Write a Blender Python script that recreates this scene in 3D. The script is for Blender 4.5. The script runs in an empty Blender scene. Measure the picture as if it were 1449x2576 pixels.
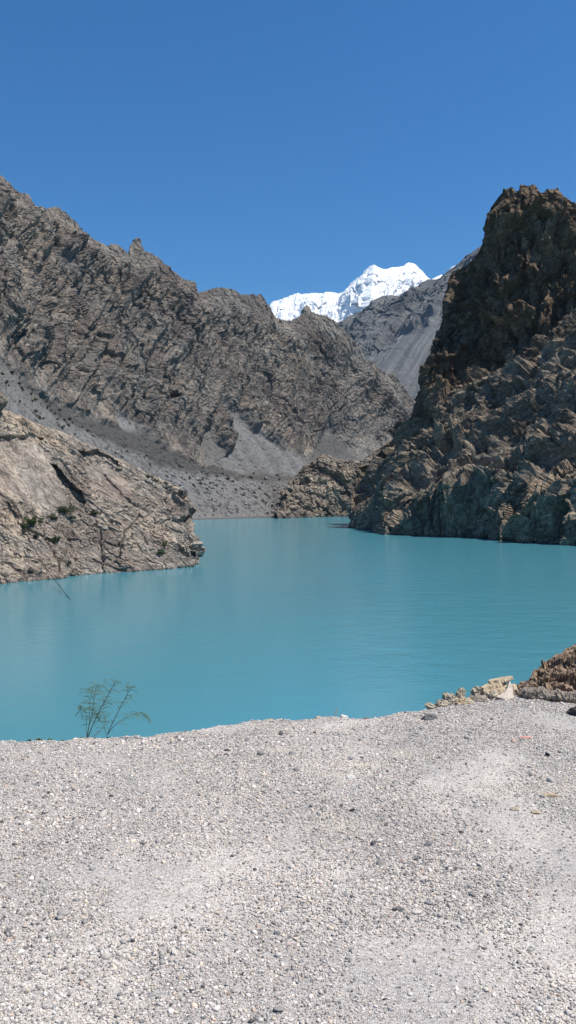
import bpy, math, random
import numpy as np
random.seed(7)
RNG = np.random.default_rng(11)
R = math.radians

# ------------------------------------------------------------------ camera, sky, sun, exposure
scene = bpy.context.scene
F = 1983.0                      # focal length in units of a 1449 x 2576 picture
CX, CY, HY = 724.5, 1288.0, 1250.0
ZC = 20.0                       # eye height above the lake
ZG = 18.4                       # gravel terrace height above the lake
PITCH = math.atan((CY - HY) / F)
cam_d = bpy.data.cameras.new("camera")
cam = bpy.data.objects.new("camera", cam_d)
scene.collection.objects.link(cam)
cam.location = (0, 0, ZC)
cam.rotation_euler = (R(90) - PITCH, 0, 0)
cam_d.sensor_fit = 'VERTICAL'
cam_d.angle = 2 * math.atan(1288.0 / F)
cam_d.clip_start = 0.05
cam_d.clip_end = 60000
scene.camera = cam

SUN_EL, SUN_AZ = R(63), R(103)   # azimuth measured from the view direction (+Y) towards the right (+X)
world = bpy.data.worlds.new("World")
scene.world = world
world.use_nodes = True
wn, wl = world.node_tree.nodes, world.node_tree.links
bg = wn["Background"]
sky = wn.new("ShaderNodeTexSky")
sky.sky_type = 'NISHITA'
sky.sun_disc = False
sky.sun_elevation = SUN_EL
sky.sun_rotation = SUN_AZ
sky.altitude = 900
sky.air_density = 1.0
sky.dust_density = 0.5
sky.ozone_density = 3.0
hs = wn.new("ShaderNodeHueSaturation")
hs.inputs["Saturation"].default_value = 1.34
tn = wn.new("ShaderNodeMix"); tn.data_type = 'RGBA'; tn.blend_type = 'MULTIPLY'; tn.inputs[0].default_value = 1.0
tn.inputs[7].default_value = (0.47, 0.91, 1.03, 1)
wl.new(sky.outputs[0], hs.inputs["Color"])
wl.new(hs.outputs[0], tn.inputs[6])
wl.new(tn.outputs[2], bg.inputs[0])
bg.inputs[1].default_value = 0.094

sun_d = bpy.data.lights.new("sun", 'SUN')
sun_d.energy = 5.0
sun_d.angle = R(0.5)
sun_d.color = (1.0, 0.94, 0.85)
sun = bpy.data.objects.new("sun", sun_d)
scene.collection.objects.link(sun)
from mathutils import Vector
sdir = Vector((math.sin(SUN_AZ) * math.cos(SUN_EL), math.cos(SUN_AZ) * math.cos(SUN_EL), math.sin(SUN_EL)))
sun.rotation_euler = sdir.to_track_quat('Z', 'Y').to_euler()
sun.location = (0, 0, 100)

scene.view_settings.view_transform = 'Standard'
scene.view_settings.look = 'None'
scene.view_settings.gamma = 1
scene.view_settings.exposure = 0.45
scene.cycles.volume_bounces = 0
scene.cycles.max_bounces = 6
scene.cycles.diffuse_bounces = 3

# ------------------------------------------------------------------ numpy noise
def _hash(ix, iy, iz, seed):
    h = (ix.astype(np.int64) * 374761393 + iy.astype(np.int64) * 668265263 + iz.astype(np.int64) * 2147483647 + seed * 974634777) & 0xFFFFFFFF
    h = h.astype(np.uint32)
    h ^= h >> np.uint32(13); h *= np.uint32(1274126177)
    h ^= h >> np.uint32(16); h *= np.uint32(2246822519)
    h ^= h >> np.uint32(13)
    return h

def _unit(h, k):
    g = h * np.uint32(2654435761 + 2 * k * 40503)
    g ^= g >> np.uint32(15); g *= np.uint32(2246822519); g ^= g >> np.uint32(13)
    return g.astype(np.float32) / np.float32(4294967295.0)

def perlin(p, seed=0):
    i = np.floor(p).astype(np.int64); f = (p - i).astype(np.float32)
    w = f * f * f * (f * (f * 6 - 15) + 10)
    out = np.zeros(len(p), np.float32)
    for dx in (0, 1):
        for dy in (0, 1):
            for dz in (0, 1):
                h = _hash(i[:, 0] + dx, i[:, 1] + dy, i[:, 2] + dz, seed)
                gx = _unit(h, 1) * 2 - 1; gy = _unit(h, 2) * 2 - 1; gz = _unit(h, 3) * 2 - 1
                d = gx * (f[:, 0] - dx) + gy * (f[:, 1] - dy) + gz * (f[:, 2] - dz)
                wx = w[:, 0] if dx else 1 - w[:, 0]
                wy = w[:, 1] if dy else 1 - w[:, 1]
                wz = w[:, 2] if dz else 1 - w[:, 2]
                out += d * wx * wy * wz
    return out * 1.3

def fbm(p, octaves=4, seed=0, gain=0.5, lac=2.03):
    a, o = 1.0, np.zeros(len(p), np.float32)
    q = np.array(p, dtype=np.float64)
    for k in range(octaves):
        o += a * perlin(q, seed + k); a *= gain; q = q * lac + 17.3
    return o

def ridged(p, octaves=4, seed=0, gain=0.5, lac=2.03):
    a, o = 1.0, np.zeros(len(p), np.float32)
    q = np.array(p, dtype=np.float64)
    for k in range(octaves):
        o += a * (1 - 2.2 * np.abs(perlin(q, seed + k))); a *= gain; q = q * lac + 31.7
    return o

def facets(p, seed=0, tilt=0.8):
    """broken-rock relief: every Voronoi cell is a randomly tilted plane"""
    i = np.floor(p).astype(np.int64)
    best = np.full(len(p), 1e9, np.float32); val = np.zeros(len(p), np.float32)
    for dx in (-1, 0, 1):
        for dy in (-1, 0, 1):
            for dz in (-1, 0, 1):
                cx, cy, cz = i[:, 0] + dx, i[:, 1] + dy, i[:, 2] + dz
                h = _hash(cx, cy, cz, seed)
                rx = (p[:, 0] - (cx + _unit(h, 1))).astype(np.float32)
                ry = (p[:, 1] - (cy + _unit(h, 2))).astype(np.float32)
                rz = (p[:, 2] - (cz + _unit(h, 3))).astype(np.float32)
                d = rx * rx + ry * ry + rz * rz
                v = (_unit(h, 4) - .5) + tilt * ((_unit(h, 5) * 2 - 1) * rx + (_unit(h, 6) * 2 - 1) * ry + (_unit(h, 7) * 2 - 1) * rz)
                m = d < best
                best = np.where(m, d, best); val = np.where(m, v, val)
    return val

def strata(d, spacing, wob, amp, seed=0):
    """bedding: a saw-tooth of ledges along d, with ledges of uneven strength"""
    t = d / spacing + wob; i = np.floor(t); f = t - i
    k = _unit(_hash(i.astype(np.int64), i.astype(np.int64) * 0, i.astype(np.int64) * 0, seed), 1)
    return amp * (0.25 + 1.1 * k) * np.minimum(f * 1.15, (1 - f) * 7)

def basis(a, n):
    """rows: along, across, normal"""
    a = np.array(a, float); a /= np.linalg.norm(a)
    n = np.array(n, float); n -= a * (a @ n); n /= np.linalg.norm(n)
    return np.stack([a, np.cross(n, a), n])

def sstep(a, b, x):
    t = np.clip((x - a) / (b - a), 0, 1)
    return t * t * (3 - 2 * t)

# ------------------------------------------------------------------ picture <-> place (used to measure the place, at real distances)
cp, sp = math.cos(PITCH), math.sin(PITCH)
def P(x, y, d):
    rx, ry = (np.asarray(x, float) - CX) / F, (CY - np.asarray(y, float)) / F
    fy = cp + ry * sp; fz = -sp + ry * cp
    s = np.asarray(d, float) / fy
    return np.stack([rx * s, np.broadcast_to(np.asarray(d, float), np.shape(rx * s)), ZC + fz * s], -1)
def proj(w):
    w = np.asarray(w, float); X = w[..., 0]; Y = w[..., 1]; Z = w[..., 2] - ZC
    zf = Y * cp - Z * sp; up = Y * sp + Z * cp
    return CX + F * X / zf, CY - F * up / zf
def Wd(y, z=0.0):      # distance at which the level z shows at picture height y
    return (ZC - z) * F / (np.asarray(y, float) - HY)

# ------------------------------------------------------------------ object helpers
def tag(o, label, cat=None, group=None, kind=None):
    o["label"] = label
    if cat: o["category"] = cat
    if group: o["group"] = group
    if kind: o["kind"] = kind
    return o

def mesh_obj(name, verts, faces, mat, parent=None, smooth=False, attrs=None):
    me = bpy.data.meshes.new(name)
    v = np.asarray(verts, np.float32)
    f = faces if isinstance(faces, np.ndarray) else None
    if f is not None:
        n, k = f.shape
        me.vertices.add(len(v)); me.vertices.foreach_set("co", v.ravel())
        me.loops.add(n * k); me.loops.foreach_set("vertex_index", f.astype(np.int32).ravel())
        me.polygons.add(n)
        me.polygons.foreach_set("loop_start", np.arange(0, n * k, k, dtype=np.int32))
        me.polygons.foreach_set("loop_total", np.full(n, k, np.int32))
        me.polygons.foreach_set("use_smooth", np.full(n, smooth))
        me.update(calc_edges=True)
    else:
        me.from_pydata([tuple(map(float, q)) for q in v], [], faces); me.update()
        me.polygons.foreach_set("use_smooth", np.full(len(me.polygons), smooth))
    for an, av in (attrs or {}).items():
        av = np.asarray(av, np.float32)
        if av.ndim == 1:
            at = me.attributes.new(an, 'FLOAT', 'POINT'); at.data.foreach_set("value", av)
        else:
            at = me.attributes.new(an, 'FLOAT_COLOR', 'POINT')
            at.data.foreach_set("color", np.concatenate([av, np.ones((len(av), 1), np.float32)], 1).ravel())
    if mat: me.materials.append(mat)
    o = bpy.data.objects.new(name, me)
    scene.collection.objects.link(o)
    if parent: o.parent = parent
    return o

def grid_faces(nv, nu):
    a = np.arange(nv * nu).reshape(nv, nu)
    return np.stack([a[:-1, :-1].ravel(), a[:-1, 1:].ravel(), a[1:, 1:].ravel(), a[1:, :-1].ravel()], 1)

def row(pts, U, world=True):
    """pts: (u, x, y, d); a polyline resampled at U as world points"""
    a = np.array(pts, float)
    x, y, d = (np.interp(U, a[:, 0], a[:, k]) for k in (1, 2, 3))
    return P(x, y, d)

def sheet(rows, vks, nv):
    """rows: list of (nu,3) world rows at knots vks; linear in between, nv samples spaced by knot"""
    V = np.linspace(vks[0], vks[-1], nv)
    rows = np.stack(rows)                     # K,nu,3
    out = np.zeros((nv, rows.shape[1], 3))
    for k in range(3):
        for c in range(rows.shape[1]):
            out[:, c, k] = np.interp(V, vks, rows[:, c, k])
    return V, out

def blur_v(G, it):
    for _ in range(it):
        G[1:-1] = (G[:-2] + 2 * G[1:-1] + G[2:]) / 4
    return G
def normals(G):
    du = np.gradient(G, axis=1); dv = np.gradient(G, axis=0)
    n = np.cross(du, dv); n /= np.linalg.norm(n, axis=-1, keepdims=True) + 1e-9
    return n

# ------------------------------------------------------------------ node helpers
ALBEDO = 0.86
class NT:
    def __init__(s, name):
        s.m = bpy.data.materials.new(name); s.m.use_nodes = True
        s.t = s.m.node_tree; s.n = s.t.nodes; s.l = s.t.links
        s.b = s.n["Principled BSDF"]; s.out = s.n["Material Output"]
        s.tc = s.n.new("ShaderNodeTexCoord")
    def put(s, sock, v):
        if isinstance(v, (int, float, tuple, list)):
            if isinstance(v, (tuple, list)) and len(v) == 3 and sock.type == 'RGBA': v = (*v, 1)
            sock.default_value = v
        else: s.l.new(v, sock)
    def noise(s, vec, scale, detail=6, rough=0.55, dist=0.0):
        k = s.n.new("ShaderNodeTexNoise"); s.put(k.inputs["Vector"], vec)
        k.inputs["Scale"].default_value = scale; k.inputs["Detail"].default_value = detail
        k.inputs["Roughness"].default_value = rough; k.inputs["Distortion"].default_value = dist
        return k.outputs["Fac"]
    def voro(s, vec, scale, feature='F1', out="Distance"):
        k = s.n.new("ShaderNodeTexVoronoi"); k.feature = feature; s.put(k.inputs["Vector"], vec)
        k.inputs["Scale"].default_value = scale
        return k.outputs[out]
    def ramp(s, fac, stops):
        k = s.n.new("ShaderNodeValToRGB"); s.put(k.inputs[0], fac); e = k.color_ramp.elements
        while len(e) < len(stops): e.new(0.5)
        for q, (p, c) in zip(e, stops):
            q.position = p; q.color = (*c, 1) if isinstance(c, (tuple, list)) else (c, c, c, 1)
        return k.outputs[0]
    def mix(s, fac, a, b, mode='MIX'):
        k = s.n.new("ShaderNodeMix"); k.data_type = 'RGBA'; k.blend_type = mode
        s.put(k.inputs[0], fac); s.put(k.inputs[6], a); s.put(k.inputs[7], b)
        return k.outputs[2]
    def math(s, op, a, b=0.0, c=0.0, clamp=False):
        k = s.n.new("ShaderNodeMath"); k.operation = op; k.use_clamp = clamp
        s.put(k.inputs[0], a); s.put(k.inputs[1], b); s.put(k.inputs[2], c)
        return k.outputs[0]
    def attr(s, name, out="Fac"):
        k = s.n.new("ShaderNodeAttribute"); k.attribute_name = name
        return k.outputs[out]
    def aniso(s, B, sc):
        """coordinates along the three rows of B, each multiplied by sc"""
        comb = s.n.new("ShaderNodeCombineXYZ")
        for i in range(3):
            d = s.n.new("ShaderNodeVectorMath"); d.operation = 'DOT_PRODUCT'
            s.l.new(s.tc.outputs["Object"], d.inputs[0]); d.inputs[1].default_value = tuple(float(q) * sc[i] for q in B[i])
            s.l.new(d.outputs["Value"], comb.inputs[i])
        return comb.outputs[0]
    def bump(s, h, strength, dist, prev=None):
        k = s.n.new("ShaderNodeBump"); s.put(k.inputs["Height"], h)
        k.inputs["Strength"].default_value = strength; k.inputs["Distance"].default_value = dist
        if prev: s.l.new(prev, k.inputs["Normal"])
        return k.outputs[0]
    def done(s, col, normal=None, rough=0.9, spec=0.2):
        if ALBEDO != 1 and not isinstance(col, tuple): col = s.mix(1.0, col, (ALBEDO,) * 3, 'MULTIPLY')
        s.put(s.b.inputs["Base Color"], col); s.put(s.b.inputs["Roughness"], rough)
        s.b.inputs["Specular IOR Level"].default_value = spec
        if normal: s.l.new(normal, s.b.inputs["Normal"])
        return s.m

def rock_material(name, px, B, dark, mid, light, vein, big=60, brown=None, stretch=4.0, scree=None, scree_px=1.0, bumpk=1.0, grey=None, veinamt=0.75):
    """px: size in metres of the smallest detail the picture shows on this rock"""
    s = NT(name); O = s.tc.outputs["Object"]
    an = s.aniso(B, (1 / (px * 6 * stretch), 1 / (px * 10), 1 / (px * 6)))
    an2 = s.aniso(B, (1 / (px * 16 * stretch), 1 / (px * 30), 1 / (px * 12)))
    an3 = s.aniso(B, (1 / (px * 90), 1 / (px * 45), 1 / (px * 60)))
    nb = s.noise(O, 1 / (px * big), 4, 0.6, 0.6)
    nl = s.noise(an2, 1.0, 7, 0.65, 1.2)
    nf = s.noise(an, 1.0, 8, 0.72, 2.0)
    ns = s.noise(O, 1 / (px * 3.0), 5, 0.7)
    c = s.ramp(nl, [(0.30, dark), (0.47, mid), (0.62, mid), (0.75, light)])
    if grey: c = s.mix(s.ramp(nb, [(0.42, 0.0), (0.60, 1.0)]), c, s.mix(0.65, c, grey))
    c = s.mix(s.ramp(nf, [(0.34, 0.75), (0.48, 0.0)]), c, dark)
    rid = s.math('ABSOLUTE', s.math('SUBTRACT', nf, 0.55))
    c = s.mix(s.ramp(rid, [(0.0, veinamt), (0.035, 0.0)]), c, vein)
    c = s.mix(0.4, c, s.mix(1.0, c, s.ramp(ns, [(0.28, 0.35), (0.7, 1.6)]), 'MULTIPLY'))
    reg = s.noise(an3, 1.0, 5, 0.62, 0.8)
    c = s.mix(1.0, c, s.ramp(reg, [(0.33, (0.60, 0.585, 0.60)), (0.5, (0.98, 0.97, 0.96)), (0.66, (1.32, 1.27, 1.18))]), 'MULTIPLY')
    if brown: c = s.mix(s.math('MULTIPLY', s.attr('brown'), 0.85), c, s.mix(1.0, c, brown, 'MULTIPLY'))
    hgt = s.math('ADD', s.math('MULTIPLY', nf, 1.0), s.math('MULTIPLY', ns, 0.6))
    if scree:
        sn = s.noise(O, 1 / (scree_px * 2.2), 6, 0.75)
        sl = s.noise(O, 1 / (scree_px * 40), 4, 0.6)
        sc = s.mix(s.ramp(sn, [(0.30, 0.0), (0.66, 1.0)]), scree[0], scree[1])
        sc = s.mix(s.ramp(sl, [(0.35, 0.0), (0.65, 0.5)]), sc, scree[2])
        sc = s.mix(s.attr("pale"), sc, scree[3])
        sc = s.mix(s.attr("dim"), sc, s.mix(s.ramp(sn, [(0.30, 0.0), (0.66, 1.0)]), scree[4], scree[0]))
        k = s.attr("scree")
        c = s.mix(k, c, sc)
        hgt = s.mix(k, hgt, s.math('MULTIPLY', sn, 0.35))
    pz = s.n.new("ShaderNodeSeparateXYZ"); s.l.new(O, pz.inputs[0])
    wet = s.math('SUBTRACT', pz.outputs[2], s.math('MULTIPLY', ns, px * 1.6))
    c = s.mix(s.ramp(s.math('ADD', s.math('MULTIPLY', wet, 0.5 / px), 0.5, clamp=True), [(0.45, 0.6), (0.75, 0.0)]), c, s.mix(1.0, c, (0.35, 0.36, 0.37), 'MULTIPLY')) if not scree or px < 2 else c
    bm = s.bump(hgt, 0.8, px * 2.0 * bumpk)
    return s.done(c, bm, 0.92, 0.12)

# ------------------------------------------------------------------ terrain bookkeeping (to stand shrubs and boulders on it)
TERR = {}
def terrain(name, G, mat, label, attrs=None, cat="mountain", smooth=False, kind="structure"):
    nv, nu = G.shape[:2]
    o = mesh_obj(name, G.reshape(-1, 3), grid_faces(nv, nu), mat, None, smooth,
                 {k: np.asarray(v).ravel() for k, v in (attrs or {}).items()})
    tag(o, label, cat, None, kind)
    x, y = proj(G.reshape(-1, 3))
    TERR[label] = (x, y, G.reshape(-1, 3))
    return o
def on(label, x, y):
    tx, ty, W = TERR[label]
    d = (tx - x) ** 2 + (ty - y) ** 2
    near = np.where(d < max(d.min() * 1.5, 4.0))[0]
    return W[near[np.argmin(W[near, 1])]]

def poly_mask(x, y, pts, soft):
    """soft inside mask of a polygon, in the same units as x, y"""
    pts = np.array(pts, float); n = len(pts)
    inside = np.zeros(x.shape, bool); dist = np.full(x.shape, 1e9)
    for i in range(n):
        (x1, y1), (x2, y2) = pts[i], pts[(i + 1) % n]
        c = ((y1 > y) != (y2 > y)) & (x < (x2 - x1) * (y - y1) / (y2 - y1 + 1e-9) + x1)
        inside ^= c
        t = np.clip(((x - x1) * (x2 - x1) + (y - y1) * (y2 - y1)) / ((x2 - x1) ** 2 + (y2 - y1) ** 2 + 1e-9), 0, 1)
        dist = np.minimum(dist, np.hypot(x - x1 - t * (x2 - x1), y - y1 - t * (y2 - y1)))
    sd = np.where(inside, dist, -dist)
    return sstep(-soft, soft, sd)

def ledge(x, y, line, h, fall, w=3.0):
    """raised step: the side to the right of the line (going along it) stands h proud and fades out over fall"""
    line = np.array(line, float); best = np.full(x.shape, 1e9); side = np.zeros(x.shape); endf = np.zeros(x.shape)
    n = len(line)
    for i in range(n - 1):
        (x1, y1), (x2, y2) = line[i], line[i + 1]
        tt = ((x - x1) * (x2 - x1) + (y - y1) * (y2 - y1)) / ((x2 - x1) ** 2 + (y2 - y1) ** 2)
        t = np.clip(tt, 0, 1)
        d = np.hypot(x - x1 - t * (x2 - x1), y - y1 - t * (y2 - y1))
        cr = (x2 - x1) * (y - y1) - (y2 - y1) * (x - x1)
        m = d < best
        best = np.where(m, d, best); side = np.where(m, np.sign(cr), side)
        endf = np.where(m, (i + t) / (n - 1), endf)
    taper = np.clip(np.minimum(endf, 1 - endf) * 6, 0, 1)
    sd = best * side
    return h * np.clip(sd / w, 0, 1) * np.exp(-np.clip(sd - w, 0, None) / fall) * taper

# ================================================================== MATERIALS
B_left = basis((0.62, -0.1, -0.72), (0.5, -0.5, 0.7))
M_left = rock_material("brown_rock", 1.25, B_left, (0.072, 0.062, 0.057), (0.160, 0.138, 0.122), (0.245, 0.214, 0.188), (0.42, 0.36, 0.305),
                       grey=(0.17, 0.17, 0.162),
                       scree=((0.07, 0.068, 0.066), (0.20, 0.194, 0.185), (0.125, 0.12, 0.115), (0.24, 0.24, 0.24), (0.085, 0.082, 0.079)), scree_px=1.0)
B_right = basis((0.75, -0.5, 0.42), (-0.55, -0.3, 0.77))
M_right = rock_material("dark_cliff_rock", 0.55, B_right, (0.06, 0.050, 0.041), (0.23, 0.19, 0.15), (0.37, 0.31, 0.25), (0.55, 0.47, 0.38), grey=(0.25, 0.235, 0.195), stretch=3.0, brown=(0.56, 0.42, 0.30))
B_out = basis((0.85, -0.15, -0.45), (0.3, -0.55, 0.75))
M_out = rock_material("pale_slab_rock", 0.30, B_out, (0.105, 0.082, 0.064), (0.275, 0.228, 0.188), (0.38, 0.325, 0.272), (0.58, 0.49, 0.40), grey=(0.29, 0.272, 0.245), stretch=6, veinamt=1.0, bumpk=1.7)
M_knoll = rock_material("knoll_rock", 0.8, B_out, (0.09, 0.074, 0.06), (0.235, 0.195, 0.155), (0.35, 0.295, 0.24), (0.5, 0.415, 0.33), grey=(0.25, 0.225, 0.19), stretch=2.5)
B_brown = basis((0.8, -0.1, 0.45), (-0.5, -0.6, 0.6))
M_brown = rock_material("rusty_rock", 0.016, B_brown, (0.08, 0.055, 0.038), (0.27, 0.19, 0.13), (0.42, 0.32, 0.23), (0.55, 0.44, 0.33), stretch=3.0)
B_grey = basis((-0.65, -0.3, -0.7), (-0.3, -0.6, 0.7))
M_grey = rock_material("grey_mountain_rock", 3.6, B_grey, (0.085, 0.088, 0.094), (0.125, 0.129, 0.136), (0.165, 0.168, 0.172), (0.24, 0.24, 0.235), stretch=5.0, veinamt=0.35,
                       scree=((0.13, 0.13, 0.128), (0.175, 0.175, 0.17), (0.15, 0.15, 0.148), (0.26, 0.26, 0.255), (0.1, 0.1, 0.1)), scree_px=4.0)

def snow_material():
    s = NT("snow"); O = s.tc.outputs["Object"]
    geo = s.n.new("ShaderNodeNewGeometry"); sep = s.n.new("ShaderNodeSeparateXYZ"); s.l.new(geo.outputs["Normal"], sep.inputs[0])
    n = s.noise(O, 1 / 90.0, 8, 0.7, 0.8)
    k = s.math('ADD', s.math('ADD', sep.outputs[2], 0.31), s.math('MULTIPLY', s.math('SUBTRACT', n, 0.5), 1.5))
    p2 = s.n.new("ShaderNodeSeparateXYZ"); s.l.new(O, p2.inputs[0])
    low = s.math('MULTIPLY', s.math('SUBTRACT', 2750.0, p2.outputs[2]), 1 / 3200.0, clamp=True)
    k = s.math('SUBTRACT', k, low)
    c = s.mix(s.ramp(k, [(0.05, 1.0), (0.14, 0.0)]), (1.0, 1.0, 1.0), (0.22, 0.22, 0.23))
    return s.done(c, s.bump(n, 0.6, 40.0), 0.7, 0.2)
M_snow = snow_material()

def water_material():
    s = NT("lake_water"); O = s.tc.outputs["Object"]
    mp = s.n.new("ShaderNodeMapping"); s.l.new(O, mp.inputs[0])
    mp.inputs["Rotation"].default_value = (0, 0, R(-28)); mp.inputs["Scale"].default_value = (0.6, 1.1, 1)
    r1 = s.noise(mp.outputs[0], 1.6, 4, 0.55, 0.6)
    r2 = s.noise(mp.outputs[0], 0.25, 3, 0.5, 0.4)
    px_ = s.n.new("ShaderNodeSeparateXYZ"); s.l.new(O, px_.inputs[0])
    wnd = s.math('ADD', s.math('MULTIPLY', s.noise(O, 0.03, 3, 0.5), 0.8), s.math('MULTIPLY', s.math('SUBTRACT', px_.outputs[0], 12.0), 0.012), clamp=True)
    patch = s.ramp(wnd, [(0.30, 0.22), (0.60, 1.0)])
    h = s.math('ADD', s.math('MULTIPLY', r1, 0.6), s.math('MULTIPLY', r2, 1.2))
    b = s.n.new("ShaderNodeBump"); s.put(b.inputs["Height"], h); s.put(b.inputs["Strength"], s.math('MULTIPLY', patch, 0.9)); b.inputs["Distance"].default_value = 0.20
    tone = s.noise(O, 0.006, 3, 0.5, 0.5)
    c = s.mix(s.ramp(tone, [(0.35, 0.0), (0.65, 1.0)]), (0.063, 0.232, 0.290), (0.070, 0.248, 0.305))
    s.b.inputs["IOR"].default_value = 1.333
    return s.done(c, b.outputs[0], 0.16, 0.6)
M_water = water_material()

def gravel_ground_material():
    s = NT("gravel_ground"); O = s.tc.outputs["Object"]
    a = s.noise(O, 160, 5, 0.7); b_ = s.noise(O, 1.7, 5, 0.6, 0.5); v = s.voro(O, 170, 'F1', "Color"); vd = s.voro(O, 170)
    sep = s.n.new("ShaderNodeSeparateColor"); s.l.new(v, sep.inputs[0])
    c = s.mix(s.ramp(b_, [(0.4, 0.0), (0.62, 1.0)]), (0.48, 0.445, 0.415), (0.60, 0.55, 0.50))
    c = s.mix(0.55, c, s.mix(1.0, c, s.ramp(sep.outputs[0], [(0.0, 0.3), (1.0, 1.6)]), 'MULTIPLY'))
    c = s.mix(0.4, c, s.mix(1.0, c, s.ramp(a, [(0.3, 0.5), (0.7, 1.4)]), 'MULTIPLY'))
    h = s.math('ADD', s.math('MULTIPLY', vd, -1.0), s.math('MULTIPLY', a, 0.7))
    return s.done(c, s.bump(h, 0.8, 0.006), 0.95, 0.1)
M_ground = gravel_ground_material()

def tint_material(name, rough=0.85, spec=0.25, scale=90.0, amt=0.35):
    s = NT(name); O = s.tc.outputs["Object"]
    n = s.noise(O, scale, 4, 0.65)
    c = s.attr("tint", "Color")
    c = s.mix(amt, c, s.mix(1.0, c, s.ramp(n, [(0.3, 0.4), (0.7, 1.6)]), 'MULTIPLY'))
    return s.done(c, s.bump(n, 0.5, 0.3 / scale), rough, spec)
M_pebble = tint_material("pebble_stone", scale=140.0)

def simple_rock(name, a, b, scale, bumpd):
    s = NT(name); O = s.tc.outputs["Object"]
    n = s.noise(O, scale, 7, 0.7, 0.8); n2 = s.noise(O, scale * 4, 5, 0.7)
    c = s.mix(s.ramp(n, [(0.35, 0.0), (0.65, 1.0)]), a, b)
    c = s.mix(0.5, c, s.mix(1.0, c, s.ramp(n2, [(0.3, 0.4), (0.7, 1.5)]), 'MULTIPLY'))
    return s.done(c, s.bump(s.math('ADD', n, s.math('MULTIPLY', n2, 0.4)), 0.9, bumpd), 0.9, 0.15)
M_boulder_dark = simple_rock("dark_boulder_rock", (0.05, 0.045, 0.04), (0.13, 0.11, 0.095), 0.5, 0.5)
M_boulder_pale = simple_rock("pale_boulder_rock", (0.22, 0.20, 0.17), (0.40, 0.37, 0.33), 0.5, 0.4)
M_boulder_tan = simple_rock("tan_boulder_rock", (0.17, 0.135, 0.10), (0.33, 0.27, 0.21), 0.5, 0.6)
M_crust = simple_rock("pale_crust_rock", (0.33, 0.27, 0.20), (0.70, 0.60, 0.46), 26, 0.012)
M_straw = simple_rock("straw_coloured_slab", (0.36, 0.27, 0.17), (0.60, 0.49, 0.35), 20, 0.006)
M_blade = simple_rock("pinkish_shard", (0.48, 0.41, 0.34), (0.62, 0.54, 0.46), 30, 0.003)
M_greystone = simple_rock("grey_stone", (0.13, 0.125, 0.12), (0.24, 0.23, 0.22), 30, 0.008)
M_whitestone = simple_rock("white_stone", (0.58, 0.56, 0.52), (0.75, 0.73, 0.68), 30, 0.004)
M_logrock = simple_rock("weathered_knobbly_rock", (0.19, 0.155, 0.125), (0.42, 0.36, 0.295), 24, 0.014)

def leaf_material(name, a, b):
    s = NT(name); O = s.tc.outputs["Object"]
    n = s.noise(O, 3.0, 4, 0.7)
    k = s.attr("shade")
    c = s.mix(k, a, b)
    return s.done(c, None, 0.7, 0.2)
M_bush = leaf_material("bush_leaves", (0.022, 0.040, 0.012), (0.085, 0.12, 0.042))
M_dark_bush = leaf_material("scrub_leaves", (0.03, 0.036, 0.02), (0.085, 0.095, 0.05))
M_needle = leaf_material("feathery_leaves", (0.06, 0.10, 0.06), (0.17, 0.25, 0.14))
M_weed = leaf_material("weed_leaves", (0.03, 0.06, 0.02), (0.10, 0.15, 0.06))
def plain(name, col, rough=0.8, spec=0.2):
    s = NT(name); n = s.noise(s.tc.outputs["Object"], 60, 3)
    return s.done(s.mix(s.ramp(n, [(0.3, 0.0), (0.7, 0.35)]), col, tuple(q * 0.6 for q in col)), None, rough, spec)
M_twig = plain("twig_bark", (0.17, 0.15, 0.10))
M_dry = plain("dry_twig", (0.42, 0.38, 0.29))
M_cable = plain("black_cable", (0.03, 0.03, 0.028), 0.6)
M_scrap = plain("coral_plastic", (0.70, 0.30, 0.25), 0.5)
M_darkpl = plain("dark_scrap", (0.035, 0.035, 0.04), 0.6)

# ================================================================== SETTING: lake, terrain, mountains
# valley floor: one sheet to the horizon, below the lake
g = np.linspace(-1, 1, 41)
gx, gy = np.meshgrid(np.sign(g) * np.abs(g) ** 2 * 15000, np.sign(g) * np.abs(g) ** 2 * 15000)
gz = np.full(gx.shape, -9.0)
G = np.stack([gx, gy, gz], -1)
o = mesh_obj("terrain", G.reshape(-1, 3), grid_faces(41, 41), simple_rock("valley_floor", (0.12, 0.115, 0.11), (0.2, 0.19, 0.18), 0.01, 5.0))
tag(o, "broad stony valley floor under the lake and between the mountains", None, None, "structure")
o = mesh_obj("water", [(-1400, -60, 0), (1400, -60, 0), (1400, 1150, 0), (-1400, 1150, 0)], [(0, 1, 2, 3)], M_water)
tag(o, "opaque turquoise glacial lake filling the gorge, faintly rippled", None, None, "structure")

# ---- gravel terrace with its lip and the bank down to the lake
LIP = np.array([(-60, 3.6), (-12, 4.4), (-4, 4.95), (-1.87, 5.13), (-1.34, 5.2), (-1.05, 5.27), (-.62, 5.47), (-.21, 5.72), (-.07, 5.76), (.04, 5.66), (.22, 5.77), (.43, 5.82), (.57, 5.74),
                (.82, 5.88), (1.08, 6.0), (1.33, 6.22), (1.84, 6.4), (2.05, 6.22), (2.25, 6.08), (3.2, 6.2), (6, 6.8), (12, 8), (60, 14)])
def lip(x): return np.interp(x, LIP[:, 0], LIP[:, 1]) + 0.03 * np.sin(x * 9.0) * 0.5 + 0.02 * np.sin(x * 23.0 + 1)
def ground_z(x, y):
    p = np.stack([x, y, np.zeros_like(x)], -1).reshape(-1, 3)
    z = ZG + 0.022 * fbm(p * 0.9, 3, 5) + 0.007 * fbm(p * 7, 3, 9)
    z = z.reshape(np.shape(x))
    t = y - lip(x)
    z = z - 0.05 * sstep(-0.25, 0.0, t) * 0 - np.clip(t, 0, None) * 0.85 - 0.03 * sstep(-0.10, 0.04, t)
    return z
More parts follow.
